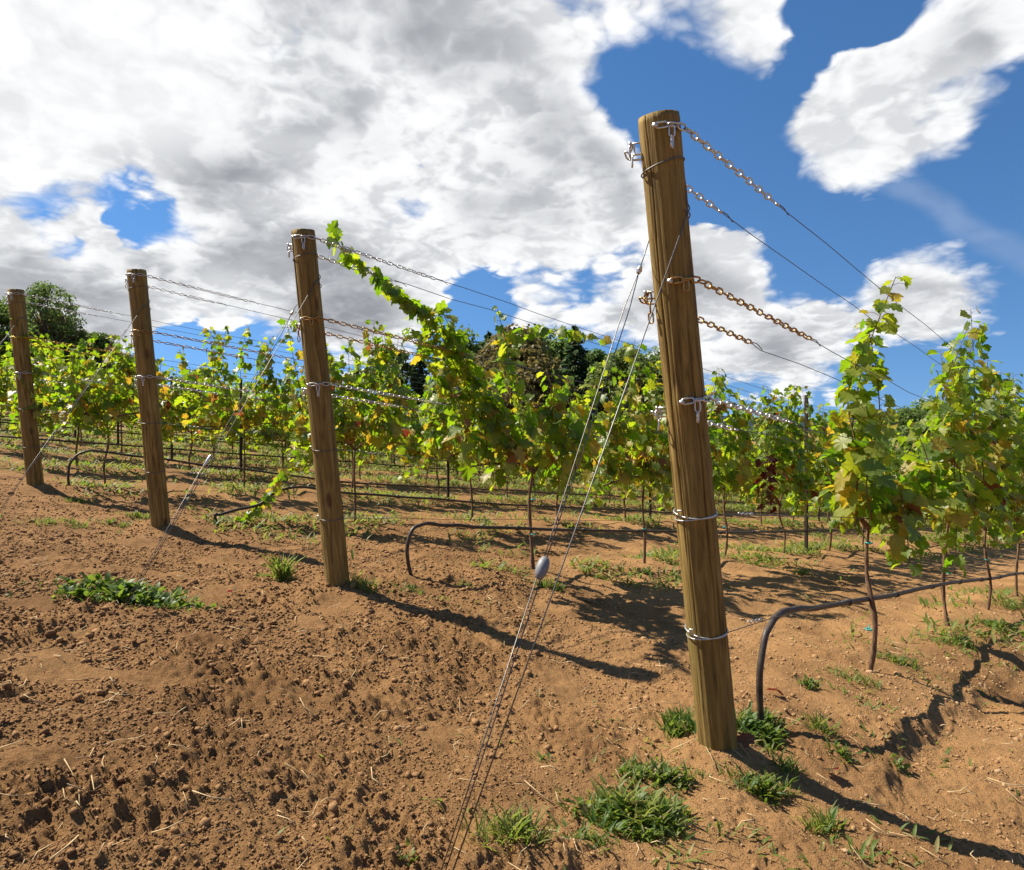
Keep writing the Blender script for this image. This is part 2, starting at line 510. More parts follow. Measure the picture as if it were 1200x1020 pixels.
M_SOIL = soil_mat(); M_CLOD = clod_mat(); M_POST = post_mat()
M_ZINC = metal_mat('galvanised_steel', (.66, .66, .64), .42)
M_WIRE = metal_mat('weathered_wire', (0.176, 0.176, 0.176), .5)
M_CABLE = metal_mat('steel_cable', (0.2, 0.192, 0.184), .5)
M_GOLD = metal_mat('yellow_zinc', (.50, .33, .13), .42, .9, (0.304, 0.128, 0.04))
M_YELLOW = metal_mat('bright_yellow_zinc', (0.68, 0.464, 0.08), .4, .8)
M_LEAD = metal_mat('grey_casting', (.22, .225, .235), .6, .3)
M_HOSE = plain_mat('black_polythene', (.014, .013, .014), (.085, .06, .04), 26, .5, .4)
M_STAKE = metal_mat('dark_steel', (0.056, 0.044, 0.036), .7, .4, (0.08, 0.04, 0.02))
M_TEAL = plain_mat('teal_tape', (0.016, 0.224, 0.208), (0.024, 0.32, 0.304), 60, .5)
M_STRAW = plain_mat('straw', (0.576, 0.448, 0.264), (0.384, 0.264, 0.128), 60, .8, .2)
M_BARK = bark_mat('vine_bark', (.09, .05, .03), (.24, .15, .09))
M_CANE = bark_mat('vine_cane', (.20, .10, .045), (.16, .14, .05))
M_TRUNK = bark_mat('tree_bark', (.09, .07, .055), (.17, .14, .11))

M_LG = leaf_mat('green_vine_leaf',
                [(0, (0.03649, 0.08341, 0.008341)), (.4, (0.06882, 0.1303, 0.01043)), (.75, (0.12, 0.1794, 0.01459)), (1, (0.1981, 0.2346, 0.02293))],
                [(0, (0.2293, 0.4797, 0.01043)), (.4, (0.3753, 0.6048, 0.01251)), (.75, (0.5422, 0.6882, 0.02085)), (1, (0.6882, 0.7299, 0.03128))])
M_LY = leaf_mat('yellowing_vine_leaf',
                [(0, (0.2085, 0.1981, 0.02085)), (.5, (0.3544, 0.2711, 0.02607)), (1, (0.4797, 0.3232, 0.03128))],
                [(0, (0.5734, 0.5734, 0.03128)), (.5, (0.782, 0.5839, 0.03128)), (1, (0.8862, 0.5214, 0.03128))], blotch=(0.2293, 0.1773, 0.02085))
M_LR = leaf_mat('red_brown_vine_leaf',
                [(0, (0.196, 0.091, 0.021)), (.5, (0.182, 0.0455, 0.014)), (1, (0.112, 0.014, 0.014))],
                [(0, (0.455, 0.21, 0.035)), (.5, (0.42, 0.098, 0.021)), (1, (0.245, 0.014, 0.021))], blotch=(0.21, 0.126, 0.035))
M_LM = leaf_mat('maroon_vine_leaf', [(0, (0.063, 0.0056, 0.0126)), (1, (0.105, 0.0105, 0.014))],
                [(0, (0.175, 0.007, 0.021)), (1, (0.266, 0.021, 0.021))])
M_WEED = leaf_mat('weed_leaf', [(0, (.040, .090, .012)), (.5, (.075, .135, .018)), (.85, (.13, .17, .03)), (.93, (.26, .20, .08)), (1, (.30, .21, .09))],
                  [(0, (.15, .30, .02)), (.85, (.34, .42, .05)), (1, (.30, .22, .08))], .38, .5)
M_GRASS = leaf_mat('grass_blade', [(0, (.07, .13, .02)), (.6, (.14, .19, .035)), (.85, (.22, .22, .06)), (1, (.36, .28, .12))],
                   [(0, (.22, .38, .03)), (.85, (.44, .46, .08)), (1, (.36, .28, .12))], .38, .55)
M_TREES = []
for nm, a, c in (('broadleaf', (0.04899, 0.09351, 0.02226), (0.1225, 0.1781, 0.03563)), ('bronze_broadleaf', (.075, .070, .022), (.17, .135, .042)),
                 ('conifer', (0.02226, 0.04899, 0.02226), (0.05344, 0.09351, 0.03563)), ('pale_broadleaf', (0.08906, 0.138, 0.03118), (0.1893, 0.2338, 0.05344))):
    M_TREES.append(leaf_mat(nm + '_foliage', [(0, a), (1, c)], [(0, tuple(3 * q for q in a)), (1, tuple(3 * q for q in c))], .28, .6, .25))


# ------------------------------------------------------------------ ground sheet
def build_ground():
    th = np.radians(np.concatenate([np.arange(-46, 46.01, .17), np.arange(51, 310, 3.0)]))
    r = [.08, .2, .35]
    while r[-1] < 4500:
        q = r[-1]
        r.append(q + max(.004, q * (.0042 if q < 5 else .007 if q < 8 else (.012 if q < 20 else .035))) if q > .5 else q + .05)
    r = np.array(r)
    TH, R = np.meshgrid(th, r)
    X = R * np.sin(TH); Y = R * np.cos(TH)
    x, y = X.ravel(), Y.ravel()
    z = ground(x, y) + crumbs(x, y)
    nt, nr = len(th), len(r)
    V = np.column_stack([x, y, z])
    V = np.concatenate([V, [[0, 0, gz(0, 0)]]])
    i = np.arange(nr - 1)[:, None]; j = np.arange(nt)[None]
    j2 = (j + 1) % nt
    F4 = np.stack([i * nt + j, i * nt + j2 + 0 * i, (i + 1) * nt + j2, (i + 1) * nt + j], -1).reshape(-1, 4)[:, ::-1]
    c = len(V) - 1
    F3 = np.array([(c, q, (q + 1) % nt) for q in range(nt)])[:, ::-1]
    rnd = np.concatenate([rough_mask(x, y), [1.0]])
    me = mesh_from('ground', V, [F4, F3], [M_SOIL], rnd=rnd, smooth=True)
    link('ground', me, kind='structure')


build_ground()


def build_hills():
    # wooded ridge far across the valley
    n = 260
    az = np.radians(np.linspace(-62, 62, n))
    prof = 34 + 16 * fbm(az * 3, az * 0 + .7, .35, 4, 5) + 2.5 * pnoise(az * 260, az * 0, 9)
    rows = []
    for q, (d, f) in enumerate(((2300, -.4), (2450, .35), (2600, .75), (2800, 1.0), (3100, .6), (3600, -.4))):
        zz = -12 + (prof + 12) * max(f, 0) + min(f, 0) * 20
        if 0 < q < 5: zz = zz + 4 * pnoise(az * 90 + q * 7, az * 0 + q, 3)
        rows.append(np.column_stack([d * np.sin(az), d * np.cos(az), zz]))
    V = np.concatenate(rows)
    F4 = [(a * n + b, a * n + b + 1, (a + 1) * n + b + 1, (a + 1) * n + b) for a in range(5) for b in range(n - 1)]
    m = plain_mat('hazed_woodland', (.035, .055, .06), (.02, .035, .045), .02, .95, .05)  # blue of the distant air is put into the woodland colour
    link('hills', mesh_from('hills', V, np.array(F4), [m], smooth=True), kind='structure')


build_hills()

# ------------------------------------------------------------------ trees beyond the vineyard
LEAFQ = np.array([(-.5, 0, 0), (0, -.35, .08), (.5, 0, 0), (0, .35, .08)])


def leaf_cards(C, T, Nn, S, tmpl, faces):
    """place template leaves: C centres, T tip direction, Nn normal, S size"""
    T = T / np.maximum(np.linalg.norm(T, axis=1), 1e-6)[:, None]
    Bn = np.cross(T, Nn); Bn /= np.maximum(np.linalg.norm(Bn, axis=1), 1e-6)[:, None]
    N2 = np.cross(Bn, T)
    V = C[:, None] + S[:, None, None] * (tmpl[None, :, 0:1] * Bn[:, None] + tmpl[None, :, 1:2] * T[:, None] + tmpl[None, :, 2:3] * N2[:, None])
    n, k = len(C), len(tmpl)
    Fc = (np.asarray(faces)[None] + (np.arange(n) * k)[:, None, None]).reshape(-1, len(faces[0]))
    return V.reshape(-1, 3), Fc


def rv(n, rng):
    v = rng.normal(size=(n, 3)); return v / np.linalg.norm(v, axis=1)[:, None]


def broad_tree(seed, mat, H=9., Wd=7., nclump=95, per=70, leaf=.30, low=.12):
    """trunk with limbs, and a crown of leaf sprays round the limb ends"""
    rng = np.random.default_rng(seed)
    mb = MB()
    tr = smoothline([(0, 0, -.5), (rng.normal() * .1, rng.normal() * .1, H * .25), (rng.normal() * .3, rng.normal() * .3, H * .6), (0, 0, H * .9)], 5)
    tube(mb, tr, np.linspace(H * .028, H * .006, len(tr)), 8)
    cen = []
    for i in range(nclump):
        u = rng.uniform(); zz = low + (1 - low) * u ** .8
        prof = math.sin(math.pi * min(1, (.12 + .88 * (zz - low) / (1 - low))) ** .85) ** .6
        a = rng.uniform(0, 6.283); rr = prof * Wd / 2 * rng.uniform(.35, 1.0) ** .5 * (1 + .22 * math.sin(3 * a + seed))
        cen.append((rr * math.cos(a), rr * math.sin(a), zz * H * rng.uniform(.93, 1.03)))
    cen = np.array(cen)
    for c in cen[::5]:
        st = np.array((0, 0, max(H * .15, c[2] * .6)))
        ln = smoothline([st, (st + c) / 2 + (0, 0, .2), c], 3)
        tube(mb, ln, np.linspace(H * .010, H * .002, len(ln)), 5)
    per = int(per * 1.5); leaf *= 1.05
    idx = np.repeat(np.arange(nclump), per); n = len(idx)
    cr = rng.uniform(.5, 1.1, nclump) * Wd * .13
    off = rv(n, rng) * (rng.uniform(0, 1, n) ** .45)[:, None] * cr[idx][:, None] * np.array((1.15, 1.15, .75))
    C = cen[idx] + off
    Nn = off / np.maximum(np.linalg.norm(off, axis=1), 1e-4)[:, None] + rv(n, rng) * .8 + (0, 0, .5)
    V, Fc = leaf_cards(C, rv(n, rng), Nn, rng.uniform(.7, 1.3, n) * leaf, LEAFQ, [(0, 1, 2), (0, 2, 3)])
    tone = np.clip(rng.uniform(0, 1, nclump)[idx] * .6 + rng.uniform(0, .4, n), 0, .99)
    fol = mesh_from('crown', V, Fc, [mat], rnd=np.repeat(tone, 4))
    return mb.mesh('trunk', [M_TRUNK]), fol


def conifer(seed, mat, H=11., Wd=4.5, leaf=.28):
    rng = np.random.default_rng(seed)
    mb = MB(); tr = np.array([(0, 0, -.5), (0, 0, H * .5), (0, 0, H)])
    tube(mb, tr, [H * .02, H * .012, .02], 8)
    C = []; T = []; Nn = []
    nb = 120
    for i in range(nb):
        zz = .08 + .9 * (i / nb); L = Wd / 2 * (1 - zz) ** .8 * rng.uniform(.7, 1.15) + .12
        a = i * 2.4 + rng.normal() * .2
        d = np.array((math.cos(a), math.sin(a), 0))
        tube(mb, [(0, 0, zz * H), d * L * .6 + (0, 0, zz * H - L * .05), d * L + (0, 0, zz * H - L * .22)], [.03, .02, .006], 4)
        m = int(14 + L * 30)
        f = rng.uniform(.1, 1, m)
        side = np.array((-d[1], d[0], 0)) * rng.normal(size=(m, 1)) * .22 * L * (1.15 - f)[:, None]
        p = d * (f * L)[:, None] + side + np.column_stack([f * 0, f * 0, zz * H - .22 * L * f * f + rng.normal(size=m) * .07])
        C.append(p); T.append(d + side * 1.5 + rng.normal(size=(m, 3)) * .35 - (0, 0, .25)); Nn.append(rng.normal(size=(m, 3)) * .5 + (0, 0, 1))
    C = np.concatenate(C); T = np.concatenate(T); Nn = np.concatenate(Nn); n = len(C)
    V, Fc = leaf_cards(C, T, Nn, rng.uniform(.7, 1.4, n) * leaf, LEAFQ[:, [1, 0, 2]] * (1., 1.3, 1), [(0, 1, 2), (0, 2, 3)])
    fol = mesh_from('crown', V, Fc, [mat], rnd=np.repeat(rng.uniform(0, .99, n), 4))
    return mb.mesh('trunk', [M_TRUNK]), fol


TREE_KIT = {
    'b0': broad_tree(1, M_TREES[0]), 'b1': broad_tree(2, M_TREES[0], 9, 6.2), 'z0': broad_tree(3, M_TREES[1], 8.5, 7.8, 190),
    'p0': broad_tree(4, M_TREES[3], 9, 7.0), 'l0': broad_tree(5, M_TREES[0], 9, 6.2, 130, 42, .20, .25),
    'c0': conifer(6, M_TREES[2]), 'c1': conifer(7, M_TREES[2], 11, 5.6),
}
KIT_H = {'b0': 9, 'b1': 9, 'z0': 8.5, 'p0': 9, 'l0': 9, 'c0': 11, 'c1': 11}
TREES = [  # kit, x, y of the top, distance, width scale, label
    ('b1', -60, 330, 62, 1.3, 'dark broad tree on the slope left of the loose bushy tree'),
    ('l0', 56, 330, 58, .78, 'tall loose-crowned bushy tree on the slope above the leftmost post'),
    ('b0', -2, 352, 56, 1.15, 'dark rounded tree at the foot of the slope behind the leftmost post'),
    ('z0', 62, 372, 60, 1.0, 'dark thick tree directly below and behind the loose bushy tree'),
    ('b1', 112, 390, 60, 1.2, 'low dark tree between the leftmost two posts beyond the vines'),
    ('b0', 150, 425, 64, 1.2, 'dim low tree half hidden by vines behind the second post from the left'),
    ('p0', 235, 432, 70, 1.0, 'pale tree mostly hidden by vines right of the second post from the left'),
    ('c0', 337, 434, 70, .9, 'small dark conifer peeping over the vines left of the tall arching shoot'),
    ('c1', 418, 428, 62, 1.1, 'dark wide conifer between the third post and the arching shoot'),
    ('b1', 458, 405, 58, .95, 'dark green tree just behind the base of the arching shoot'),
    ('c0', 492, 402, 57, 1.0, 'narrow conifer rising behind the arching vine shoot'),
    ('b0', 545, 390, 55, .9, 'deep green tree left of the bronze-leaved tree'),
    ('c1', 572, 385, 60, .8, 'conifer whose tip shows above the left shoulder of the bronze tree'),
    ('z0', 602, 392, 52, 1.0, 'round bronze-leaved tree in the middle of the tree line'),
    ('b0', 640, 390, 60, 1.0, 'dark tree behind the right shoulder of the bronze tree'),
    ('c1', 674, 378, 56, 1.05, 'dark pointed conifer right of the bronze tree'),
    ('b1', 705, 412, 58, 1.0, 'dark green tree behind the guy cables of the front post'),
    ('p0', 735, 408, 54, .85, 'lighter green tree just left of the front post'),
    ('b0', 775, 414, 57, .9, 'dark tree partly hidden by the front post'),
    ('c0', 822, 450, 70, .8, 'small conifer low behind the vines right of the front post'),
    ('b1', 905, 478, 75, 1.0, 'low far tree behind the steel line post'),
    ('c1', 962, 486, 80, 1.0, 'far dark conifer standing in the gap of the vines under the blue ridge'),
    ('c0', 985, 498, 78, .9, 'far small conifer right in the gap left of the nearest vine'),
    ('b0', 1080, 470, 75, 1.1, 'far tree hidden low behind the second vine of the front row'),
    ('b1', 1180, 476, 75, 1.1, 'far tree low at the right edge behind the vines'),
]
for i, (kt, px, py, Z, ws, lab) in enumerate(TREES):
    x = (px - CX) * Z / F; y = Z
    zb = gz(x, y); top = CAMZ + (CY - py) * Z / F
    H = top - zb
    s = H / KIT_H[kt]
    nm = 'conifer_tree' if kt[0] == 'c' else 'broadleaf_tree'
    t = thing(nm, lab, 'tree', (x, y, zb - .1), rz=i * 1.7, group='trees beyond the vineyard')
    t.scale = (s * ws, s * ws, s)
    link('trunk', TREE_KIT[kt][0], t); link('crown', TREE_KIT[kt][1], t)

# ------------------------------------------------------------------ end posts
POSTS = [  # foot pixel, depth; top pixel, depth; radius
    ((842, 880, 2.22), (771, 137, 1.966), .060),
    ((397, 693, 3.75), (355, 271, 3.598), .062),
    ((188, 614, 5.32), (160, 317, 5.20), .068),
    ((42, 572, 6.78), (18, 340, 6.66), .070),
]
POST_LAB = ['large weathered round timber post standing nearest, guyed by two steel cables',
            'leaning timber end post beside the long arching vine shoot, second nearest',
            'leaning timber end post behind the big green weed patch, third nearest',
            'small far timber end post at the left edge with the bright yellow chain']


class Post: pass


def build_post(i):
    (b, t, r) = POSTS[i]
    p = Post()
    p.b = W(*b); p.t = W(*t); p.r = r
    p.b[2] = min(p.b[2], gz(p.b[0], p.b[1]) + .02)
    ax = p.t - p.b; p.L = np.linalg.norm(ax); p.ax = ax / p.L
    p.at = lambda f: p.b + (p.t - p.b) * f
    q = Vector(p.ax).to_track_quat('Z', 'Y')
    root = thing('wooden_post', POST_LAB[i], 'post', tuple(p.b), group='end posts of the vine rows')
    root.rotation_mode = 'QUATERNION'; root.rotation_quaternion = q
    p.root = root; p.q = q
    rng = np.random.default_rng(40 + i)
    nz, na = (150, 210) if i == 0 else (110, 90)
    zs = np.linspace(-.35, p.L, nz); an = np.arange(na) * 2 * math.pi / na
    A, Zz = np.meshgrid(an, zs)
    # broad flats, fine grain grooves and long drying checks
    R = r * (1.02 - .03 * (Zz / p.L)) + .0022 * pnoise(A * 1.2 + i * 9, Zz * 1.1, 3) * 2 + .0011 * pnoise(A * 5.1, Zz * 1.6 + i, 8) + .0007 * pnoise(A * 12, Zz * 3, 4)
    for c in range(10):
        a0 = rng.uniform(0, 6.283); z0 = rng.uniform(0, p.L); ln = rng.uniform(.2, .8); wd = rng.uniform(.022, .05) if i == 0 else rng.uniform(.05, .1)
        da = np.angle(np.exp(1j * (A - a0 - .12 * pnoise(Zz * 2.5, Zz * 0 + c, 60)))) / wd
        R -= rng.uniform(.005, .013) * np.exp(-da ** 2) * sstep(1.0, .55, np.abs(Zz - z0) / ln)
    for c in range(4):                       # swollen knots
        a0 = rng.uniform(0, 6.283); z0 = rng.uniform(.2, p.L - .2)
        da = np.angle(np.exp(1j * (A - a0)))
        R += .005 * np.exp(-(da / .22) ** 2 - ((Zz - z0) / .03) ** 2) - .006 * np.exp(-(da / .10) ** 2 - ((Zz - z0) / .012) ** 2)
    R[-1] -= .0016; Zt = Zz.copy(); Zt[-1] += 0.0; Zt[-2] -= .002
    V = np.column_stack([(R * np.cos(A)).ravel(), (R * np.sin(A)).ravel(), Zt.ravel()])
    ii = np.arange(nz - 1)[:, None]; jj = np.arange(na)[None]; j2 = (jj + 1) % na
    F4 = np.stack([ii * na + jj, ii * na + j2, (ii + 1) * na + j2, (ii + 1) * na + jj], -1).reshape(-1, 4)
    # sawn end, slightly dished
    inner = []
    for f in (.8, .45):
        inner.append(np.column_stack([f * R[-1] * np.cos(an), f * R[-1] * np.sin(an), p.L + .001 * pnoise(an * 3, an * 0 + f, 5)]))
    base = (nz - 1) * na; V = np.concatenate([V] + inner + [[[0, 0, p.L]]])
    F4c = []; F3 = []
    for lv in range(2):
        o1 = base + lv * na; o2 = base + (lv + 1) * na
        F4c += [(o1 + q_, o1 + (q_ + 1) % na, o2 + (q_ + 1) % na, o2 + q_) for q_ in range(na)]
    o2 = base + 2 * na; c = len(V) - 1
    F3 = [(o2 + q_, o2 + (q_ + 1) % na, c) for q_ in range(na)]
    link('timber', mesh_from('timber', V, [np.concatenate([F4, np.array(F4c)]), np.array(F3)], [M_POST], smooth=False), root)
    p.inv = (Matrix.Translation(Vector(p.b)) @ q.to_matrix().to_4x4()).inverted()
    return p


POST = [build_post(i) for i in range(4)]


def nail_mesh():
    mb = MB(); tube(mb, [(0, 0, -.02), (0, 0, .026)], .0028, 8)
    tube(mb, [(0, 0, .026), (0, 0, .031)], .0078, 10)
    return mb.mesh('nail', [M_ZINC])


NAIL = nail_mesh()


def add_nail(p, f, dirxy):
    d = np.array((dirxy[0], dirxy[1], 0.)); d -= p.ax * (d @ p.ax); d /= np.linalg.norm(d)
    pos = p.at(f) + d * (p.r - .002)
    o = link('nail', NAIL, p.root)
    wm = Matrix.Translation(Vector(pos)) @ Vector(d).to_track_quat('Z', 'Y').to_matrix().to_4x4()
    o.matrix_local = p.inv @ wm
    return pos + d * .018


def stadium(L=.034, Wd=.018, r=.0025, n=14, k=6):
    """one chain link lying in the local XZ plane, long axis X"""
    h = (L - Wd) / 2; rr = (Wd / 2 - r); pts = []
    for i in range(n // 2):
        a = -math.pi / 2 + math.pi * i / (n // 2 - 1); pts.append((h - 0 + rr * math.cos(a), 0, rr * math.sin(a)))
    for i in range(n // 2):
        a = math.pi / 2 + math.pi * i / (n // 2 - 1); pts.append((-h + rr * math.cos(a), 0, rr * math.sin(a)))
    mb = MB(); tube(mb, pts, r, k, closed=True); return mb


LINKS = {}


def link_mesh(kind, scale=1.0):
    key = (kind, round(scale, 2))
    if key not in LINKS:
        LINKS[key] = stadium(.036 * scale, .019 * scale, .0026 * scale).mesh('chain_link', [{'z': M_ZINC, 'g': M_GOLD, 'y': M_YELLOW, 'd': M_CABLE}[kind]])
    return LINKS[key]


def chain(root, path, kind, single=True, scale=1.0, twist=0.0, seed=0):
    """links along a polyline, alternate links turned a quarter"""
    P = np.asarray(path, float)
    seg = np.linalg.norm(np.diff(P, axis=0), axis=1); cum = np.concatenate([[0], np.cumsum(seg)])
    pitch = (.036 - 2 * .0026 * 1.15) * scale
    n = max(1, int(cum[-1] / pitch))
    rng = np.random.default_rng(seed)
    mats = []
    for i in range(n):
        s = (i + .5) * pitch
        c = np.array([np.interp(s, cum, P[:, a]) for a in range(3)])
        t = np.array([np.interp(s + pitch * .5, cum, P[:, a]) - np.interp(s - pitch * .5, cum, P[:, a]) for a in range(3)])
        t /= np.linalg.norm(t)
        q = Vector((1, 0, 0)).rotation_difference(Vector(t))
        roll = Quaternion(Vector((1, 0, 0)), (math.pi / 2) * (i % 2) + twist * i + rng.normal() * .18)
        mats.append(Matrix.Translation(Vector(c)) @ (q @ roll).to_matrix().to_4x4())
    me = link_mesh(kind, scale)
    if single:
        cr = link('chain', None, root)
        for m in mats:
            o = link('chain_link', me, cr); o.matrix_local = root.matrix_basis.inverted() @ m
    else:
        co = np.empty(len(me.vertices) * 3); me.vertices.foreach_get('co', co); co = co.reshape(-1, 3)
        fc = np.array([tuple(p.vertices) for p in me.polygons])
        mb = MB()
        for m in mats:
            a = np.array(m); mb.add(co @ a[:3, :3].T + a[:3, 3], (), fc)
        inv = np.array(root.matrix_basis.inverted())
        mb.V = [v @ inv[:3, :3].T + inv[:3, 3] for v in mb.V]
        o = link('chain', mb.mesh('chain', list(me.materials)), root); o['kind'] = 'stuff'
    return P[-1]


def ring_pts(p, f, r=None, tilt=(0, 0), a0=0, a1=2 * math.pi, n=26, drop=0):
    r = r or p.r + .004
    u = np.array((1., 0, 0)); u -= p.ax * (u @ p.ax); u /= np.linalg.norm(u); v = np.cross(p.ax, u)
    out = []
    for a in np.linspace(a0, a1, n):
        d = math.cos(a) * u + math.sin(a) * v
        out.append(p.at(f) + d * r + p.ax * (tilt[0] * math.cos(a) + tilt[1] * math.sin(a)))
    return np.array(out)


def wire_child(root, name, paths, rad, mat, n=5):
    mb = MB()
    for q in paths: tube(mb, q, rad, n)
    inv = np.array(root.matrix_basis.inverted()); mb.V = [v @ inv[:3, :3].T + inv[:3, 3] for v in mb.V]
    return link(name, mb.mesh(name, [mat]), root)


ROWLEN = [9, 22, 34, 44, 44, 44, 44, 44, 44, 44, 44, 44, 44]


def row_wire(start, length, sag=.02, kink=.006, seed=0, step=.35, slope=None):
    rng = np.random.default_rng(seed)
    n = int(length / step); s = np.linspace(0, length, n)
    D = DN.copy()
    P = start + D * s[:, None]
    P[:, 2] += -sag * np.sin(np.minimum(s / length * 3.14, 3.14)) + rng.normal(size=n) * kink * (s > .2)
    P[:, :2] += rng.normal(size=(n, 1)) * kink * .6 * NV
    return P


N3 = np.array((NV[0], NV[1], 0.))
WHICH = ['front', 'second', 'third', 'leftmost']
LEVELS = [('top', .978, 'z'), ('middle', .762, 'g'), ('lower', .585, 'z')]
NEAR_NAIL = (-.36, -.93); FAR_NAIL = (-.985, .10)


def build_trellis(i):
    p = POST[i]
    for lname, f, kind in LEVELS:
        if i == 3 and kind == 'g': kind = 'y'
        cw = {'z': 'silver', 'g': 'rusty gold', 'y': 'bright yellow'}[kind]
        for side in (1, -1):
            ff = f if side > 0 else f - .022
            lab = '%s trellis wire with %s chain on the %s side of the %s post' % (lname, cw, 'right' if side > 0 else 'left', WHICH[i])
            npos = add_nail(p, ff + (0 if side > 0 else .012), NEAR_NAIL if side > 0 else FAR_NAIL)
            root = thing('trellis_wire', lab, 'wire', tuple(npos), group='trellis wires')
            off = p.at(ff) + N3 * side * (p.r + .010)
            clen = {'top': .55, 'middle': .78, 'lower': .52}[lname] * (1 if side > 0 else .72)
            if i: clen *= 1.35
            s0 = .10
            strt = off + DN * s0
            line = row_wire(off, ROWLEN[i], .02, .005, seed=i * 10 + int(f * 10) + side)
            # chain runs over the post, then in line with the wire
            endc = off + DN * (s0 + clen)
            endc[2] -= .005
            path = smoothline([npos, (npos + off) / 2 + (N3 * side * .006 + np.array(NEAR_NAIL + (0,)) * .004 if side > 0 else np.array((-.02, .035, -.01))), off + DN * .02, strt], 8)
            path = np.concatenate([path, strt + (endc - strt) * np.linspace(0, 1, 14)[1:, None]])
            single = i == 0
            chain(root, path, kind, single, 1.18, 0.05, seed=i * 31 + int(f * 100) + side)
            # spare links hanging off the nail
            hx = path[np.searchsorted(np.cumsum(np.linalg.norm(np.diff(path, axis=0), axis=1)), .05)] + np.array((-.002, -.006, -.004)) if side > 0 else npos + np.array((-.006, -.002, -.005))
            hang = [hx, hx + (.002, 0, -.04), hx + (.001, .002, -.075 if kind == 'z' else -.05)]
            if kind == 'g' and side < 0: hang = [npos, npos + (.004, -.006, -.05), npos + (.008, -.006, -.10)]
            chain(root, hang, kind, single, 1.05, .2, seed=i + side + 5)
            wl = line[np.linalg.norm(line - off, axis=1) > s0 + clen - .01]
            wl = np.concatenate([[endc], wl])
            wire_child(root, 'wire', [wl], .0016 if i == 0 else .0022, M_WIRE)
            # twisted tail where wire meets chain
            tail = [endc - DN * .01 + (0, 0, .004), endc + DN * .05 + (.003, 0, .004), endc + DN * .085 + (.006, 0, -.012)]
            wire_child(root, 'wire_tail', [tail], .0018, M_WIRE)
            if i == 0:
                mb = MB(); tube(mb, [endc - DN * .006, endc + DN * .012], .005, 8)
                inv = np.array(root.matrix_basis.inverted()); mb.V = [v @ inv[:3, :3].T + inv[:3, 3] for v in mb.V]
                link('crimp', mb.mesh('crimp', [M_ZINC]), root)
    # single wires looped right round the post: fruiting wire and hose wire
    for lname, f, rad in (('upper single', .405, .0022), ('lower single', .212, .0020)):
        c = p.at(f)
        root = thing('trellis_wire', '%s wire looped round the %s post below the chains' % (lname, WHICH[i]), 'wire', tuple(c), group='single wires looped round the posts')
        loop = ring_pts(p, f, tilt=(-.006, .004)); loop2 = ring_pts(p, f - .006, tilt=(.004, -.008))
        wire_child(root, 'loop', [loop, loop2] if i == 0 else [loop], rad, M_ZINC if i == 0 else M_CABLE)
        st = c + N3 * (p.r * .4) + DN * (p.r + .02)
        line = row_wire(st, ROWLEN[i], .015, .004, seed=90 + i)
        st2 = c + N3 * (p.r + .004) + DN * .01
        wire_child(root, 'wire', [np.concatenate([[st2], line[1:]])], rad * .8, M_CABLE)
        # wrapped splice a little way along
        sp = [st + DN * (.16 + q * .008) + .005 * np.array((0, math.cos(q * 1.6), math.sin(q * 1.6))) for q in range(16)]
        wire_child(root, 'splice', [sp], .0022, M_ZINC)
        # hook of wire at the left of the post
        hk = ring_pts(p, f + .004, p.r + .006, a0=2.5, a1=3.6, n=6)
        hk = np.concatenate([hk, [hk[-1] + (-.006, -.01, .012), hk[-1] + (.006, -.018, .014)]])
        wire_child(root, 'hook', [smoothline(hk, 4)], .0028, M_ZINC)
    return


for i in range(4):
    build_trellis(i)

# guy cables from each post head to the anchor in the ground before it
ANCH = [W(498, 1046, 1.36), W(136, 706, 2.97), None, None]
for i in (2, 3):
    a = POST[i].b[:2] - DV[:2] * .8; ANCH[i] = np.array((a[0], a[1], gz(*a)))


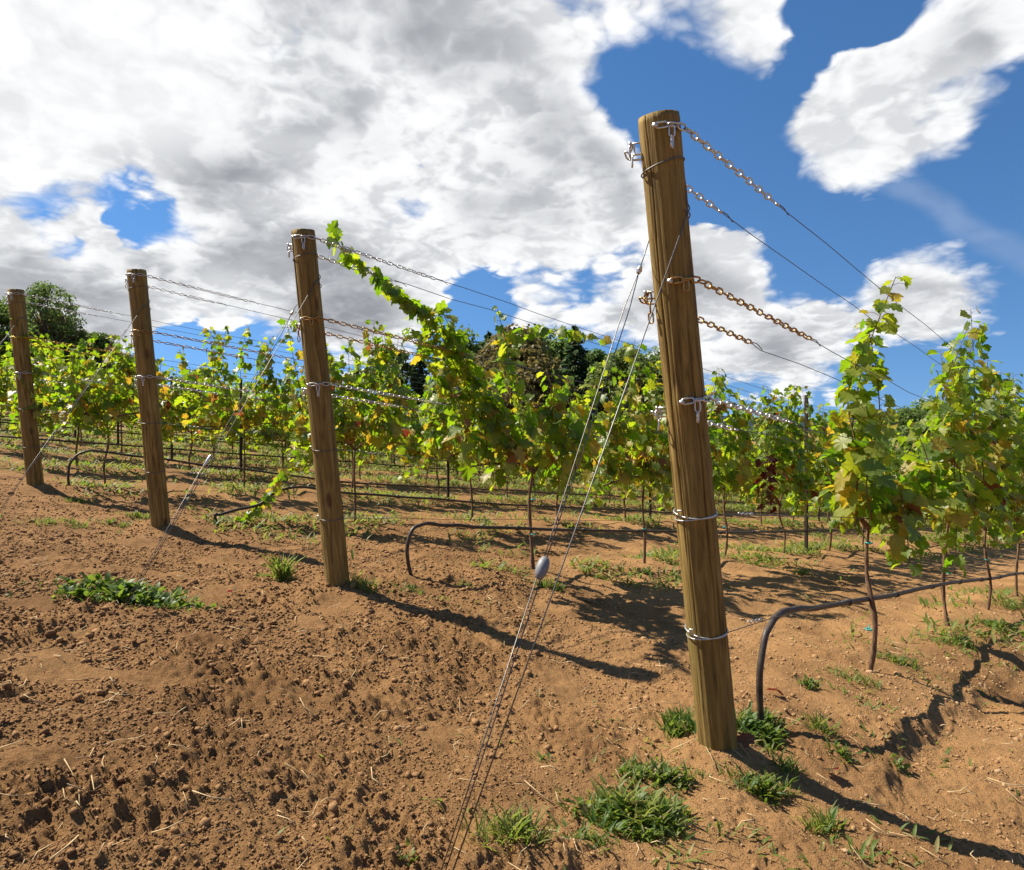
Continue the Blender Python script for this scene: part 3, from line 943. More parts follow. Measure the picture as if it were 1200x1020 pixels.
def build_guys(i):
    p = POST[i]; A = ANCH[i].copy(); A[2] = min(A[2], gz(A[0], A[1]) - .05)
    for side, f, nm in ((-1, .835, 'left'), (1, .855, 'right')):
        # wraps round the post, leaves it on one side and runs to the anchor
        c = p.at(f); st = c + N3 * side * (p.r + .004)
        end = A + N3 * side * .009
        lab = '%s steel guy cable from the %s flank of the %s post to the ground' % ('doubled' if side < 0 else 'plain single', nm, WHICH[i])
        root = thing('guy_cable', lab, 'cable', tuple(st), group='guy cables of the end posts')
        u = np.array((1., 0, 0))
        ang0 = math.atan2(N3[1] * side, N3[0] * side)
        wrap = ring_pts(p, f, p.r + .004, a0=ang0, a1=ang0 + side * 3.3, n=18)
        wrap = wrap + p.ax * np.linspace(0, .13 if side > 0 else .05, 18)[:, None]
        wire_child(root, 'loop', [wrap], .0022, M_CABLE)
        dv = end - st; L = np.linalg.norm(dv); dv /= L
        sd = np.cross(dv, (0, 1., 0)); sd /= np.linalg.norm(sd)
        if side < 0:
            fc, ft = .07, .575 if i == 0 else .56
            wire_child(root, 'cable', [[st, st + dv * L * fc]], .0018, M_CABLE)
            k1 = st + dv * L * (fc + .03)
            w_ = [st + dv * L * fc] + [k1 + dv * L * q + sd * s for q, s in ((.02, .005), (.06, .0075), (.2, .006), (ft - fc - .035, .003))]
            w2 = [st + dv * L * fc] + [k1 + dv * L * q - sd * s for q, s in ((.02, .005), (.06, .0075), (.2, .006), (ft - fc - .035, .003))]
            wire_child(root, 'cable', [smoothline(w_, 5), smoothline(w2, 5)], .0015, M_CABLE)
            t1 = st + dv * L * ft
            wire_child(root, 'cable', [[t1 + sd * .005, end + sd * .004], [t1 - sd * .005, end - sd * .004]], .0015, M_CABLE)
            mb = MB()
            prof = [(q_ * (.92 if i == 0 else 1.0), w_ * (.85 if i == 0 else .4)) for q_, w_ in [(-.032, .003), (-.029, .010), (-.018, .0165), (0, .019), (.018, .0165), (.029, .010), (.032, .003)]]
            tube(mb, [dv * q for q, _ in prof], [r_ for _, r_ in prof], 12)
            if i > 1: continue
            o = link('tensioner', mb.mesh('tensioner', [M_LEAD if i == 0 else M_ZINC]), root)
            o.location = Vector(t1 - st)
            mb = MB(); cl = st + dv * L * fc - st
            tube(mb, [cl - dv * .012, cl + dv * .012], .0062, 8); tube(mb, [cl - dv * .002, cl + dv * .004], .0085, 8)
            link('clamp', mb.mesh('clamp', [M_ZINC]), root)
        else:
            wire_child(root, 'cable', [[st, st + dv * L * .5 + (0, 0, -.006), end]], .0018, M_CABLE)
            # thin dark tie wire round the head of the post belongs with this cable
    f = .928
    o = wire_child(p.root, 'tie_wire', [], .002, M_WIRE) if False else None
    mb = MB(); tube(mb, ring_pts(p, f, p.r + .003, tilt=(.012, -.006), n=30), .0022, 5)
    inv = np.array(p.inv); mb.V = [v @ inv[:3, :3].T + inv[:3, 3] for v in mb.V]
    link('tie_wire', mb.mesh('tie_wire', [M_WIRE]), p.root)


for i in range(4):
    build_guys(i)


# ------------------------------------------------------------------ drip hoses
def rowpx(k, px, py=None):
    """point of row k that stands at picture column px"""
    u = (px - CX) / F; o = ROW0[k]
    t = (u * o[1] - o[0]) / (DV[0] - u)
    x, y = o[0] + DV[0] * t, o[1] + t
    z = gz(x, y) if py is None else CAMZ + (CY - py) * y / F
    return np.array((x, y, z)), t


HOSE_PIX = [
    [(893, 850), (890, 800), (894, 760), (903, 732), (918, 717), (945, 713), (985, 708), (1060, 694), (1110, 684), (1160, 678), (1200, 672)],
    [(489, 695), (481, 672), (477, 645), (483, 622), (500, 614), (530, 616), (570, 618), (700, 622), (840, 624), (960, 622)],
    [(258, 612), (252, 604), (262, 602), (300, 592), (325, 577), (350, 571), (400, 577), (480, 583), (560, 589), (700, 597)],
    [(82, 582), (80, 560), (83, 542), (95, 531), (115, 529), (170, 536), (240, 545), (300, 552), (400, 565)],
]
HOSE_LAB = ['black drip hose curving up right of the front post, running under the nearest vines',
            'black drip hose arching up from bare soil between the two nearest posts',
            'drip hose lying bent on the soil right of the second post from the left',
            'black drip hose arching up right of the leftmost post']


def hose_rest(P, k, length):
    """goes on along the row from the last point"""
    n = int(length / .6); s = np.linspace(.5, length, n)
    rng = np.random.default_rng(k + 300)
    x = P[0] + DN[0] * s; y = P[1] + DN[1] * s
    h0 = P[2] - gz(P[0], P[1])
    z = plane(x, y) - plane(P[0], P[1]) + P[2] + rng.normal(size=n) * .008
    return np.column_stack([x, y, z])


for k in range(4):
    pts = np.array([rowpx(k, *q)[0] for q in HOSE_PIX[k]])
    pts[0][2] = gz(pts[0][0], pts[0][1]) - .05
    path = np.concatenate([smoothline(pts, 6), hose_rest(pts[-1], k, ROWLEN[k] - 5)])
    path[8:, 2] += .012 * pnoise(np.arange(len(path) - 8) * .23, np.arange(len(path) - 8) * 0 + k, 77)
    o = thing('drip_hose', HOSE_LAB[k], 'hose', tuple(pts[0]), group='drip hoses of the vine rows')
    wire_child(o, 'pipe', [path], [.0125, .0115, .012, .0125][k], M_HOSE, 8)
    em = []
    cu = np.concatenate([[0], np.cumsum(np.linalg.norm(np.diff(path, axis=0), axis=1))])
    for sdist in np.arange(1.3, min(cu[-1], 9), .75):
        c = np.array([np.interp(sdist, cu, path[:, q]) for q in range(3)])
        em.append([c - DN * .018, c + DN * .018])
    wire_child(o, 'emitters', em, .0165, M_HOSE, 8)
    if k == 0:
        a = pts[6]; sp = [a + (pts[7] - pts[6]) * (.0 + q * .006) + .016 * np.array((0, math.cos(q * 2.1), math.sin(q * 2.1))) for q in range(22)]
        wire_child(o, 'wire_binding', [sp], .003, M_ZINC)
        for q in (9, 10):
            c = pts[q]; tube_m = [c - DN * .03, c + DN * .03]
            wire_child(o, 'connector', [tube_m], .0155, M_HOSE, 8)
for k in range(4, 11):
    o0 = ROW0[k]; a = np.array((o0[0], o0[1], gz(*o0) + .36))
    path = np.concatenate([[a], hose_rest(a, k, ROWLEN[k] - 2)])
    o = thing('drip_hose', 'thin black drip hose strung low under the %s row of vines from the front' % ['fifth', 'sixth', 'seventh', 'eighth', 'ninth', 'tenth', 'eleventh'][k - 4], 'hose', tuple(a), group='drip hoses of the vine rows')
    wire_child(o, 'pipe', [path], .0125, M_HOSE, 5)
    a = a + (0, 0, .40)
    o = thing('trellis_wire', 'fruiting wire of the %s row of vines from the front' % ['fifth', 'sixth', 'seventh', 'eighth', 'ninth', 'tenth', 'eleventh'][k - 4], 'wire', tuple(a), group='single wires looped round the posts')
    wire_child(o, 'wire', [np.concatenate([[a], hose_rest(a, k, ROWLEN[k] - 2)])], .003, M_WIRE, 4)


# ------------------------------------------------------------------ grapevines
def leaf_template(seed, detail=2):
    rng = np.random.default_rng(seed)
    half = [(.05, -.03), (.17, -.17), (.37, -.13), (.50, .06), (.40, .20), (.56, .40), (.50, .54), (.33, .55), (.27, .74), (.12, .88)]
    half = [(x * rng.uniform(.9, 1.1), y + rng.normal() * .02) for x, y in half]
    right = half; left = [(-x * rng.uniform(.92, 1.08), y + rng.normal() * .02) for x, y in half[::-1]]
    out = right + [(0, 1.0)] + left
    if detail == 2:                                   # toothed margin
        o2 = []
        for a, b in zip(out, out[1:] + out[:1]):
            o2.append(a); mx, my = (a[0] + b[0]) / 2, (a[1] + b[1]) / 2
            s = rng.uniform(.93, 1.0); o2.append((mx * s, .35 + (my - .35) * s))
        o2 = o2[:-1]; out = o2
    elif detail == 0:
        out = [out[q] for q in (0, 2, 4, 5, 7, 10, 13, 15, 16, 18)]
    P = np.array([(0, .30)] + out)
    cup = rng.uniform(.12, .4); dr = rng.uniform(.15, .5); ph = rng.uniform(0, 6)
    x, y = P[:, 0], P[:, 1]
    z = cup * np.abs(x) - dr * (y - .2) ** 2 - .25 * x * x + .045 * np.sin(9 * np.arctan2(x, y - .3) + ph) * np.hypot(x, y - .3)
    n = len(out)
    Fc = [(0, 1 + i, 1 + (i + 1) % n) for i in range(n)]
    return np.column_stack([x, y - .0, z]), np.array(Fc)[:, ::-1]


LEAF_HI = [leaf_template(s, 2) for s in range(7)]
LEAF_MID = [leaf_template(s, 1) for s in range(5)]
LEAF_LO = [leaf_template(s, 0) for s in range(4)]
LMATS = [M_LG, M_LY, M_LR, M_LM]
LEAF_ME = [[mesh_from('leaf', T, Fc, [m], smooth=False) for (T, Fc) in LEAF_HI] for m in LMATS]


def shoot_leaves(rng, pts, step, size, petiole, yl, rd, taper=.5, side_bias=1.0, first=0.05, si=0):
    """leaves set alternately along a shoot: pos, tip dir, normal, size, class, joint, shoot"""
    seg = np.linalg.norm(np.diff(pts, axis=0), axis=1); cum = np.concatenate([[0], np.cumsum(seg)]); L = cum[-1]
    s = first; out = []; a = rng.uniform(0, 6.283)
    while s < L:
        f = s / L
        c = np.array([np.interp(s, cum, pts[:, q]) for q in range(3)])
        a += math.pi + rng.normal() * .8
        o = np.array((math.cos(a), math.sin(a) * side_bias, 0.)); o /= np.linalg.norm(o)
        sz = size * (1 - (1 - taper) * f ** 1.4) * (.55 + .75 * rng.uniform() ** 1.3)
        pl = petiole * (1 - .45 * f) * rng.uniform(.4, 1.4)
        pos = c + o * pl + (0, 0, pl * rng.uniform(-.3, .5))
        tip = o * rng.uniform(.2, 1.0) + np.array((0, 0, -rng.uniform(.1, 1.1))) + rng.normal(size=3) * .35
        nor = o * rng.uniform(.1, 1.) + np.array((0, 0, rng.uniform(.2, 1.))) + rng.normal(size=3) * .45
        u = rng.uniform()
        # older leaves low on the shoot colour first
        py = yl * (1.7 - 1.5 * f); pr = rd * (1.7 - 1.5 * f)
        cl = 2 if u < pr else (1 if u < pr + py else 0)
        out.append((pos, tip, nor, sz, cl, c, si))
        s += step * rng.uniform(.7, 1.3) * (1 - .35 * f)
    return out


def vine_plan(seed, H=1.95, wire=.74, arm=.6, ns=10, step=.040, size=.118, pet=.080, yl=.12, rd=.02, droop=3, lean=.05, narrow=False, tops=None):
    rng = np.random.default_rng(seed)
    base = np.array((0, 0, -.06))
    kx = rng.normal(size=2) * .016
    tr = smoothline([base, (kx[0], kx[1], wire * .3), (-kx[0] * .7, rng.normal() * .02, wire * .65), (0, 0, wire)], 5)
    arms = []
    for sgn in (1, -1):
        arms.append(smoothline([(0, 0, wire - .05), (sgn * .10, rng.normal() * .015, wire + .02), (sgn * arm * .6, rng.normal() * .02, wire + .02 + rng.normal() * .015), (sgn * arm, 0, wire + rng.normal() * .02)], 4))
    shoots = []; leaves = []
    for i in range(ns):
        x0 = -arm + 2 * arm * (i + .5) / ns + rng.normal() * .03
        h = (tops[i] if tops else H * rng.uniform(.80, 1.0)) - wire
        st = np.array((x0, rng.normal() * .03, wire + .01))
        dx, dy = rng.normal() * lean * 2, rng.normal() * lean
        bow = rng.normal(size=2) * .06
        pts = smoothline([st, st + (dx * .35 + bow[0], dy * .3 + bow[1], h * .33), st + (dx * .7, dy * .7, h * .68), st + (dx + rng.normal() * .07, dy + rng.normal() * .08, h)], 5)
        shoots.append(pts)
        si = len(shoots) - 1
        leaves += shoot_leaves(rng, pts, step, size, pet, yl, rd, side_bias=1.5, si=si)
        if not narrow:
            for q in range(3):                       # laterals
                f = rng.uniform(.1, .75); c = pts[int(f * (len(pts) - 1))]
                o = np.array((rng.normal(), rng.normal() * 1.3, .25)); o /= np.linalg.norm(o)
                e = c + o * rng.uniform(.10, .26) - (0, 0, .05)
                leaves += shoot_leaves(rng, np.array([c, (c + e) / 2 + (0, 0, .02), e]), step * .8, size * .8, pet * .7, yl * .7, rd, first=.03, si=si)
    for i in range(droop):
        x0 = rng.uniform(-arm, arm); st = np.array((x0, 0, wire + .05)); sy = rng.choice((-1, 1))
        e = st + (rng.normal() * .14, sy * rng.uniform(.08, .24), -rng.uniform(.08, .36))
        pts = smoothline([st, st + (0, sy * .12, .10), e], 5); shoots.append(pts)
        leaves += shoot_leaves(rng, pts, step * .9, size * .95, pet, yl * 1.5, rd * 1.5, si=len(shoots) - 1)
    return dict(trunk=tr, arms=arms, shoots=shoots, leaves=leaves)


def foliage_mesh(leaves, tmpls, name='foliage', seed=0):
    rng = np.random.default_rng(seed)
    Vs = []; Fs = []; mi = []; rn = []; n0 = 0
    pick = rng.integers(0, len(tmpls), len(leaves))
    for q, (T, Fc) in enumerate(tmpls):
        ids = [i for i in range(len(leaves)) if pick[i] == q]
        if not ids: continue
        C = np.array([leaves[i][0] for i in ids]); Tp = np.array([leaves[i][1] for i in ids]); Nn = np.array([leaves[i][2] for i in ids])
        S = np.array([leaves[i][3] for i in ids])
        V, F_ = leaf_cards(C, Tp, Nn, S, T, [tuple(f) for f in Fc])
        Vs.append(V); Fs.append(F_ + n0); n0 += len(V)
        mi += list(np.repeat([leaves[i][4] for i in ids], len(Fc))); rn += list(np.repeat(rng.uniform(0, .99, len(ids)), len(T)))
    return mesh_from(name, np.concatenate(Vs), np.concatenate(Fs), LMATS, mi, rn)


def wood_mesh(paths, r0, r1, mat, name, n=6):
    mb = MB()
    for p in paths: tube(mb, p, np.linspace(r0, r1, len(p)), n)
    return mb.mesh(name, [mat])


def knobbly(p, seed, r0, r1):
    rng = np.random.default_rng(seed)
    return np.linspace(r0, r1, len(p)) * (1 + .22 * rng.normal(size=len(p)).clip(-1, 1.5))


RZ = math.atan2(DXY[1], DXY[0])
ORD = ['first', 'second', 'third', 'fourth', 'fifth', 'sixth', 'seventh', 'eighth', 'ninth', 'tenth', 'eleventh', 'twelfth',
       'thirteenth', 'fourteenth', 'fifteenth', 'sixteenth']


def tie(root, z, r=.012):
    mb = MB(); a = np.linspace(0, 6.283, 9)[:-1]
    tube(mb, [(r * 1.3 * math.cos(q), r * 1.3 * math.sin(q), z + .003 * math.sin(3 * q)) for q in a], .004, 5, closed=True)
    tube(mb, [(r, 0, z), (r + .02, .01, z + .012)], .003, 4)
    link('tie', mb.mesh('tie', [M_TEAL]), root)


def near_vine(k, t, label, seed, extra=None, maxleaf=290, stake=True, ties=(), **kw):
    """a vine whose leaves can be picked out one by one"""
    o0 = ROW0[k]; x, y = o0[0] + DV[0] * t, o0[1] + t
    zb = gz(x, y)
    root = thing('grapevine', label, 'grapevine', (x, y, zb), RZ, group='vines of the rows')
    pl = vine_plan(seed, **kw)
    if extra: extra(pl, root)
    mb = MB(); tube(mb, pl['trunk'], knobbly(pl['trunk'], seed, .0125, .0085), 8); link('trunk', mb.mesh('trunk', [M_BARK]), root)
    for a in pl['arms']:
        mb = MB(); tube(mb, a, knobbly(a, seed + 1, .011, .006), 6); link('arm', mb.mesh('arm', [M_BARK]), root)
    sh = [link('shoot', wood_mesh([q], .0045, .0018, M_CANE, 'shoot', 5), root) for q in pl['shoots']]
    lv = pl['leaves']
    rng = np.random.default_rng(seed + 9)
    camd = np.array((math.cos(-RZ) * -x - math.sin(-RZ) * -y, math.sin(-RZ) * -x + math.cos(-RZ) * -y))
    camd /= np.linalg.norm(camd)
    order = sorted(range(len(lv)), key=lambda i: -(lv[i][3] + .10 * (lv[i][0][:2] @ camd)))
    for i in order[:maxleaf]:
        pos, tip, nor, sz, cl, c, si = lv[i]
        tp = Vector(tip).normalized(); b = tp.cross(Vector(nor)).normalized(); n = b.cross(tp)
        m = Matrix((b, tp, n)).transposed().to_4x4() * 1.0
        o = link('leaf', LEAF_ME[cl][rng.integers(0, 7)], sh[si])
        o.matrix_local = Matrix.Translation(Vector(pos)) @ m @ Matrix.Scale(sz, 4)
    if len(order) > maxleaf:
        o = link('foliage', foliage_mesh([lv[i] for i in order[maxleaf:]], LEAF_MID, seed=seed), root); o['kind'] = 'stuff'
    # leaf stalks
    mb = MB()
    for (pos, tip, nor, sz, cl, c, si) in lv:
        tube(mb, [c, (c + pos) / 2 + (0, 0, .008), pos], .0013, 3, cap=False)
    o = link('leaf_stalks', mb.mesh('leaf_stalks', [M_CANE]), root); o['kind'] = 'stuff'
    for z in ties: tie(root, z)
    return root


def pix_shoot(root, pixs, seed, step=.06, size=.10, yl=.05, rd=.0, pet=.06, taper=.3, si=0):
    """an extra shoot whose course is read off the photograph at its own depth"""
    rng = np.random.default_rng(seed)
    P = np.array([W(*q) for q in pixs])
    bpy_m = Matrix.Translation(root.location) @ Matrix.Rotation(root.rotation_euler.z, 4, 'Z')
    inv = np.array(bpy_m.inverted())
    P = smoothline(P @ inv[:3, :3].T + inv[:3, 3], 6)
    return P, shoot_leaves(rng, P, step, size, pet, yl, rd, taper, si=si)


def extra_arch(pl, root):
    for j, (dx, dy) in enumerate(((0, 0), (14, 10), (-10, 20), (22, -8), (34, 22))):
        base = [(575, 505, 4.65), (548, 470, 4.55), (530, 440, 4.45), (512, 405, 4.32), (492, 365, 4.18)]
        tip = [(455, 335, 4.03), (420, 308, 3.9), (402, 294, 3.8), (390, 270, 3.75)]
        if j == 1: tip = [(460, 345, 4.03)]
        if j == 2: tip = []
        if j == 3: tip = []
        if j > 3: tip = []
        pix = [(a + dx, b + dy, c) for a, b, c in base] + tip
        P, lv = pix_shoot(root, pix, 700 + j, .022, .092, .12, .0, .045, .75, si=len(pl['shoots']))
        pl['shoots'].append(P); pl['leaves'] = lv + pl['leaves']
    for j in range(2):                     # shoots lying over along the top wire
        P, lv = pix_shoot(root, [(600 + 8 * j, 470, 4.95), (590 + 6 * j, 420 - 6 * j, 4.95), (600 + 20 * j, 392, 5.0), (640 + 20 * j, 385 + 4 * j, 5.1), (690 + 20 * j, 396 + 3 * j, 5.3)], 760 + j, .034, .085, .06, .0, .05, .7, si=len(pl['shoots']))
        pl['shoots'].append(P); pl['leaves'] = lv + pl['leaves']
    P, lv = pix_shoot(root, [(600, 420, 4.95), (590, 390, 4.93), (583, 362, 4.9)], 770, .028, .085, .0, .0, .05, .6, si=len(pl['shoots']))
    pl['shoots'].append(P); pl['leaves'] = lv + pl['leaves']


def extra_trail(pl, root):
    for j in range(2):
        P, lv = pix_shoot(root, [(395, 530, 6.4), (365 + 6 * j, 532 + 6 * j, 6.2), (335, 552 + 5 * j, 6.05), (312, 585, 5.95), (285, 606, 5.85), (275, 612, 5.8)], 720 + j, .042, .10, .35, .0, .05, .7, si=len(pl['shoots']))
        pl['shoots'].append(P); pl['leaves'] = lv + pl['leaves']


def extra_maroon(pl, root):
    for j in range(2):
        P, lv = pix_shoot(root, [(900 + 8 * j, 530, 7.0), (898 + 4 * j, 555, 6.95), (895 + 9 * j, 580, 6.9), (905 + 6 * j, 600, 6.85)], 740 + j, .045, .10, 0, 0, .06, .8, si=len(pl['shoots']))
        pl['shoots'].append(P); pl['leaves'] = [q[:4] + ((3,) if i % 4 else (2,)) + q[5:] for i, q in enumerate(lv)] + pl['leaves']


# the nearest vine: a young one with a single tall column of leaves
near_vine(0, 1.095, 'slender vine nearest the front post, one tall leafy column above the wires', 101, H=1.98, arm=.20, ns=4, step=.026, size=.112,
          pet=.070, yl=.20, rd=.02, droop=5, lean=.025, narrow=True, tops=[1.25, 1.60, 1.86, 1.72], ties=(.20, .62))
near_vine(0, 2.277, 'bushy vine second from the front post, teal tie on its trunk', 102, H=1.72, arm=.68, ns=9, step=.040, size=.125, yl=.16, rd=.02, droop=8,
          tops=[1.35, 1.35, 1.45, 1.55, 1.95, 1.85, 2.0, 1.65, 2.15], ties=(.35, .70))
near_vine(0, 3.19, 'vine third from the front post, tall bare-stemmed shoot standing up', 103, H=2.2, arm=.62, yl=.14, rd=.03, droop=12, ties=(.4,))
near_vine(0, 4.23, 'vine at the right edge fourth from the front post in the front row', 104, H=2.15, yl=.10, rd=.02)
near_vine(1, 1.137, 'vine with a long arching leafy shoot reaching back to the second post', 105, extra_arch, H=1.5, yl=.20, rd=.03, droop=7, ties=(.25, .5), maxleaf=296)
near_vine(1, 2.16, 'yellow and orange tinted vine directly left of the front post', 106, H=1.98, yl=.26, rd=.03, droop=12, ties=(.3,))
near_vine(1, 3.21, 'vine just right of the front post with maroon leaves hanging low', 107, extra_maroon, H=1.95, yl=.12, rd=.03, ties=(.3,))
near_vine(1, 4.26, 'tall green vine beside the dark steel line post of the second row', 108, H=2.05, yl=.08, rd=.02, maxleaf=220)
near_vine(2, 1.264, 'vine right of the second post from the front with a yellow trailing shoot', 109, extra_trail, H=1.98, yl=.28, rd=.03, maxleaf=280)
near_vine(2, 2.36, 'vine of the third row seen under the arching shoot', 110, H=1.7, yl=.22, rd=.03, maxleaf=200)
near_vine(3, 1.52, 'first vine of the fourth row, behind the third post', 111, H=1.98, yl=.25, rd=.03, maxleaf=200)
near_vine(3, .45, 'yellowing vine between the two leftmost posts', 112, H=1.7, yl=.25, rd=.03, maxleaf=200)

FAR_KIT = []
for s in range(8):
    pl = vine_plan(200 + s, H=1.98, ns=12, arm=.68, step=.045, size=.135, yl=[.1, .16, .24, .12, .3, .18, .08, .2][s], rd=[.01, .02, .03, .01, .03, .02, .0, .02][s], droop=14)
    mb = MB(); tube(mb, pl['trunk'], np.linspace(.015, .011, len(pl['trunk'])), 5)
    for a in pl['arms']: tube(mb, a, np.linspace(.012, .007, len(a)), 4)
    mb2 = MB()
    for q in pl['shoots']: tube(mb2, q, np.linspace(.005, .002, len(q)), 3, cap=False)
    FAR_KIT.append((mb.mesh('trunk', [M_BARK]), mb2.mesh('shoots', [M_CANE]), foliage_mesh(pl['leaves'], LEAF_LO, seed=s)))

T_START = {0: 5.3, 1: 5.31, 2: 3.44, 3: 2.6}
T_END = [5.4, 16, 24, 30, 30, 28, 26, 24, 22, 20, 18]
nfar = 0
for k in range(0, 11):
    t = T_START.get(k, .8); c = {0: 4, 1: 4, 2: 2, 3: 2}.get(k, 0)
    rng = np.random.default_rng(400 + k)
    while t < T_END[k]:
        o0 = ROW0[k]; x, y = o0[0] + DV[0] * t, o0[1] + t
        px = CX + F * x / y
        if -70 < px < 1290:
            if c < 8 and k < 5: lab = '%s vine along the %s row counted from the end post' % (ORD[c], ['front', 'second', 'third', 'fourth', 'fifth'][k])
            else: lab = 'distant vine far along the %s row from the front' % ['front', 'second', 'third', 'fourth', 'fifth', 'sixth', 'seventh', 'eighth', 'ninth', 'tenth', 'eleventh'][k]
            root = thing('grapevine', lab, 'grapevine', (x, y, gz(x, y)), RZ + (math.pi if rng.uniform() < .5 else 0) + rng.normal() * .06,
                         group='vines of the rows' if 'along the' in lab and 'far' not in lab else 'distant vines of the %s row' % ORD[k])
            tr, sh, fo = FAR_KIT[int(rng.integers(0, 8))]
            s = rng.uniform(.92, 1.04) if k < 2 else rng.uniform(.82, .98); root.scale = (1, rng.uniform(.9, 1.2), s)
            link('trunk', tr, root); link('shoots', sh, root)['kind'] = 'stuff'; link('foliage', fo, root)['kind'] = 'stuff'
            nfar += 1
        t += 1.06 + rng.normal() * .04; c += 1
print('far vines', nfar)

# steel line posts and thin training stakes
STK = [(1, 4.76, .026, 'thick dark steel line post standing in the second row among tall green vines')]
for k in range(2, 9):
    for j, t in enumerate(np.arange({2: 4.97, 3: 3.85}.get(k, 2.4), T_END[k] - 2, 4.9 if k != 3 else 2.55 * 2)):
        STK.append((k, t, .020, '%s dark steel line post along the %s row from the front' % (ORD[j], ['', '', 'third', 'fourth', 'fifth', 'sixth', 'seventh', 'eighth', 'ninth'][k])))
for k, t, r, lab in STK:
    o0 = ROW0[k]; x, y = o0[0] + DV[0] * t, o0[1] + t
    px = CX + F * x / y
    if not (-20 < px < 1220): continue
    root = thing('line_post', lab, 'post', (x, y, gz(x, y)), RZ, group='steel line posts in the vine rows')
    # rolled steel section: a shallow channel with lips
    pr = np.array([(-1, -.6), (-1, .5), (-.75, .5), (-.75, -.35), (.75, -.35), (.75, .5), (1, .5), (1, -.6)]) * r
    V = np.concatenate([np.column_stack([pr, np.full(8, z)]) for z in (-.3, 1.95 if k == 1 else 1.5)])
    F4 = [(i, (i + 1) % 8, 8 + (i + 1) % 8, 8 + i) for i in range(8)]
    V = V.tolist(); mesh = bpy.data.meshes.new('section'); mesh.from_pydata(V, [], F4 + [tuple(range(8, 16))]); mesh.materials.append(M_STAKE)
    link('section', mesh, root)
    mb = MB()
    for z in (.36, .76, 1.15, 1.5): tube(mb, [(-r * .3, -r * .5, z), (0, -r * .95, z + .01), (r * .3, -r * .5, z)], .003, 4)
    link('wire_clips', mb.mesh('wire_clips', [M_ZINC]), root)['kind'] = 'stuff'


# ------------------------------------------------------------------ weeds, grass, crumbs and straw
def strap_leaf(n=4, w=.12):
    """lance-shaped blade bending over: length 1 along y"""
    V = [(0, 0, 0)]
    for i in range(1, n):
        f = i / n; ww = w * math.sin(math.pi * f ** .8)
        V += [(-ww, f, .30 * f - .45 * f * f + .03), (0, f, .30 * f - .45 * f * f), (ww, f, .30 * f - .45 * f * f + .03)]
    V.append((0, 1, -.15))
    Fc = [(0, 2, 1), (0, 3, 2)]
    for i in range(n - 2):
        a = 1 + 3 * i
        Fc += [(a, a + 1, a + 3), (a + 1, a + 4, a + 3), (a + 1, a + 2, a + 4), (a + 2, a + 5, a + 4)]
    a = 1 + 3 * (n - 2); e = len(V) - 1
    Fc += [(a, a + 1, e), (a + 1, a + 2, e)]
    return np.array(V, float), Fc


STRAP = strap_leaf(4, .085); BROAD = strap_leaf(4, .26); BLADE = strap_leaf(3, .035)


def weed_mesh(seed, kind, rx, ry, n, L, gx, gy, z0, dens=1.6):
    """a ragged patch: several kinds of leaf, thick in places and thinning out at the edge"""
    rng = np.random.default_rng(seed)
    nr = max(2, int(n / 9)); cs = rng.normal(size=(nr, 2)) * .55
    vig = rng.uniform(.45, 1.15, nr) * np.exp(-.35 * (cs ** 2).sum(1))
    own = rng.uniform(size=nr)
    parts = []; mi = []; rn = []; Fs = []; n0 = 0
    idx = rng.choice(nr, n, p=vig / vig.sum())
    for tname, tm, fc in (('strap', *STRAP), ('broad', *BROAD), ('blade', *BLADE)):
        if kind == 'strap': sel = {'strap': own < .68, 'broad': own > .80, 'blade': (own >= .68) & (own <= .80)}[tname]
        elif kind == 'broad': sel = {'strap': own > .85, 'broad': own <= .85, 'blade': own > 2}[tname]
        else: sel = {'strap': own > .8, 'broad': own > 2, 'blade': own <= .8}[tname]
        ii = idx[sel[idx]]; m = len(ii)
        if not m: continue
        x = cs[ii, 0] * rx + rng.normal(size=m) * .014; y = cs[ii, 1] * ry + rng.normal(size=m) * .014
        z = ground(gx + x, gy + y) - z0 + .002
        a = rng.uniform(0, 6.283, m)
        el = rng.uniform(.9, 3.0, m) if tname == 'blade' else rng.uniform(.15, 2.0, m)
        T = np.column_stack([np.cos(a), np.sin(a), el])
        Nn = np.column_stack([-np.cos(a) * el * .6, -np.sin(a) * el * .6, np.ones(m)]) + rng.normal(size=(m, 3)) * .35
        S = rng.uniform(.35, 1.1, m) * L * vig[ii] * {'strap': .75, 'broad': .62 if kind == 'broad' else .36, 'blade': .95}[tname]
        if kind == 'broad': S = S * 1.35
        lift = rng.uniform(0, .8 if kind == 'broad' else .35, m) * L * (tname == 'broad') * vig[ii]
        V, Fc = leaf_cards(np.column_stack([x, y, z + lift]), T, Nn, S, tm, fc)
        parts.append(V); Fs.append(Fc + n0); n0 += len(V)
        mi += [1 if tname == 'blade' else 0] * len(Fc)
        tone = np.clip(.25 * own[ii] + rng.uniform(0, .6, m), 0, .99); tone = np.where(rng.uniform(size=m) < .09, .98, tone)
        rn.append(np.repeat(tone, len(tm)))
    return mesh_from('leaves', np.concatenate(parts), [np.concatenate(Fs)], [M_WEED, M_GRASS], mi, rnd=np.concatenate(rn))


def on_ground(px, py):
    """where the line of sight through a picture point meets the land"""
    u, v = (px - CX) / F, (CY - py) / F
    lo, hi = .5, 60.
    for _ in range(50):
        Z = (lo + hi) / 2
        if CAMZ + v * Z > gz(u * Z, Z): lo = Z
        else: hi = Z
    return u * lo, lo


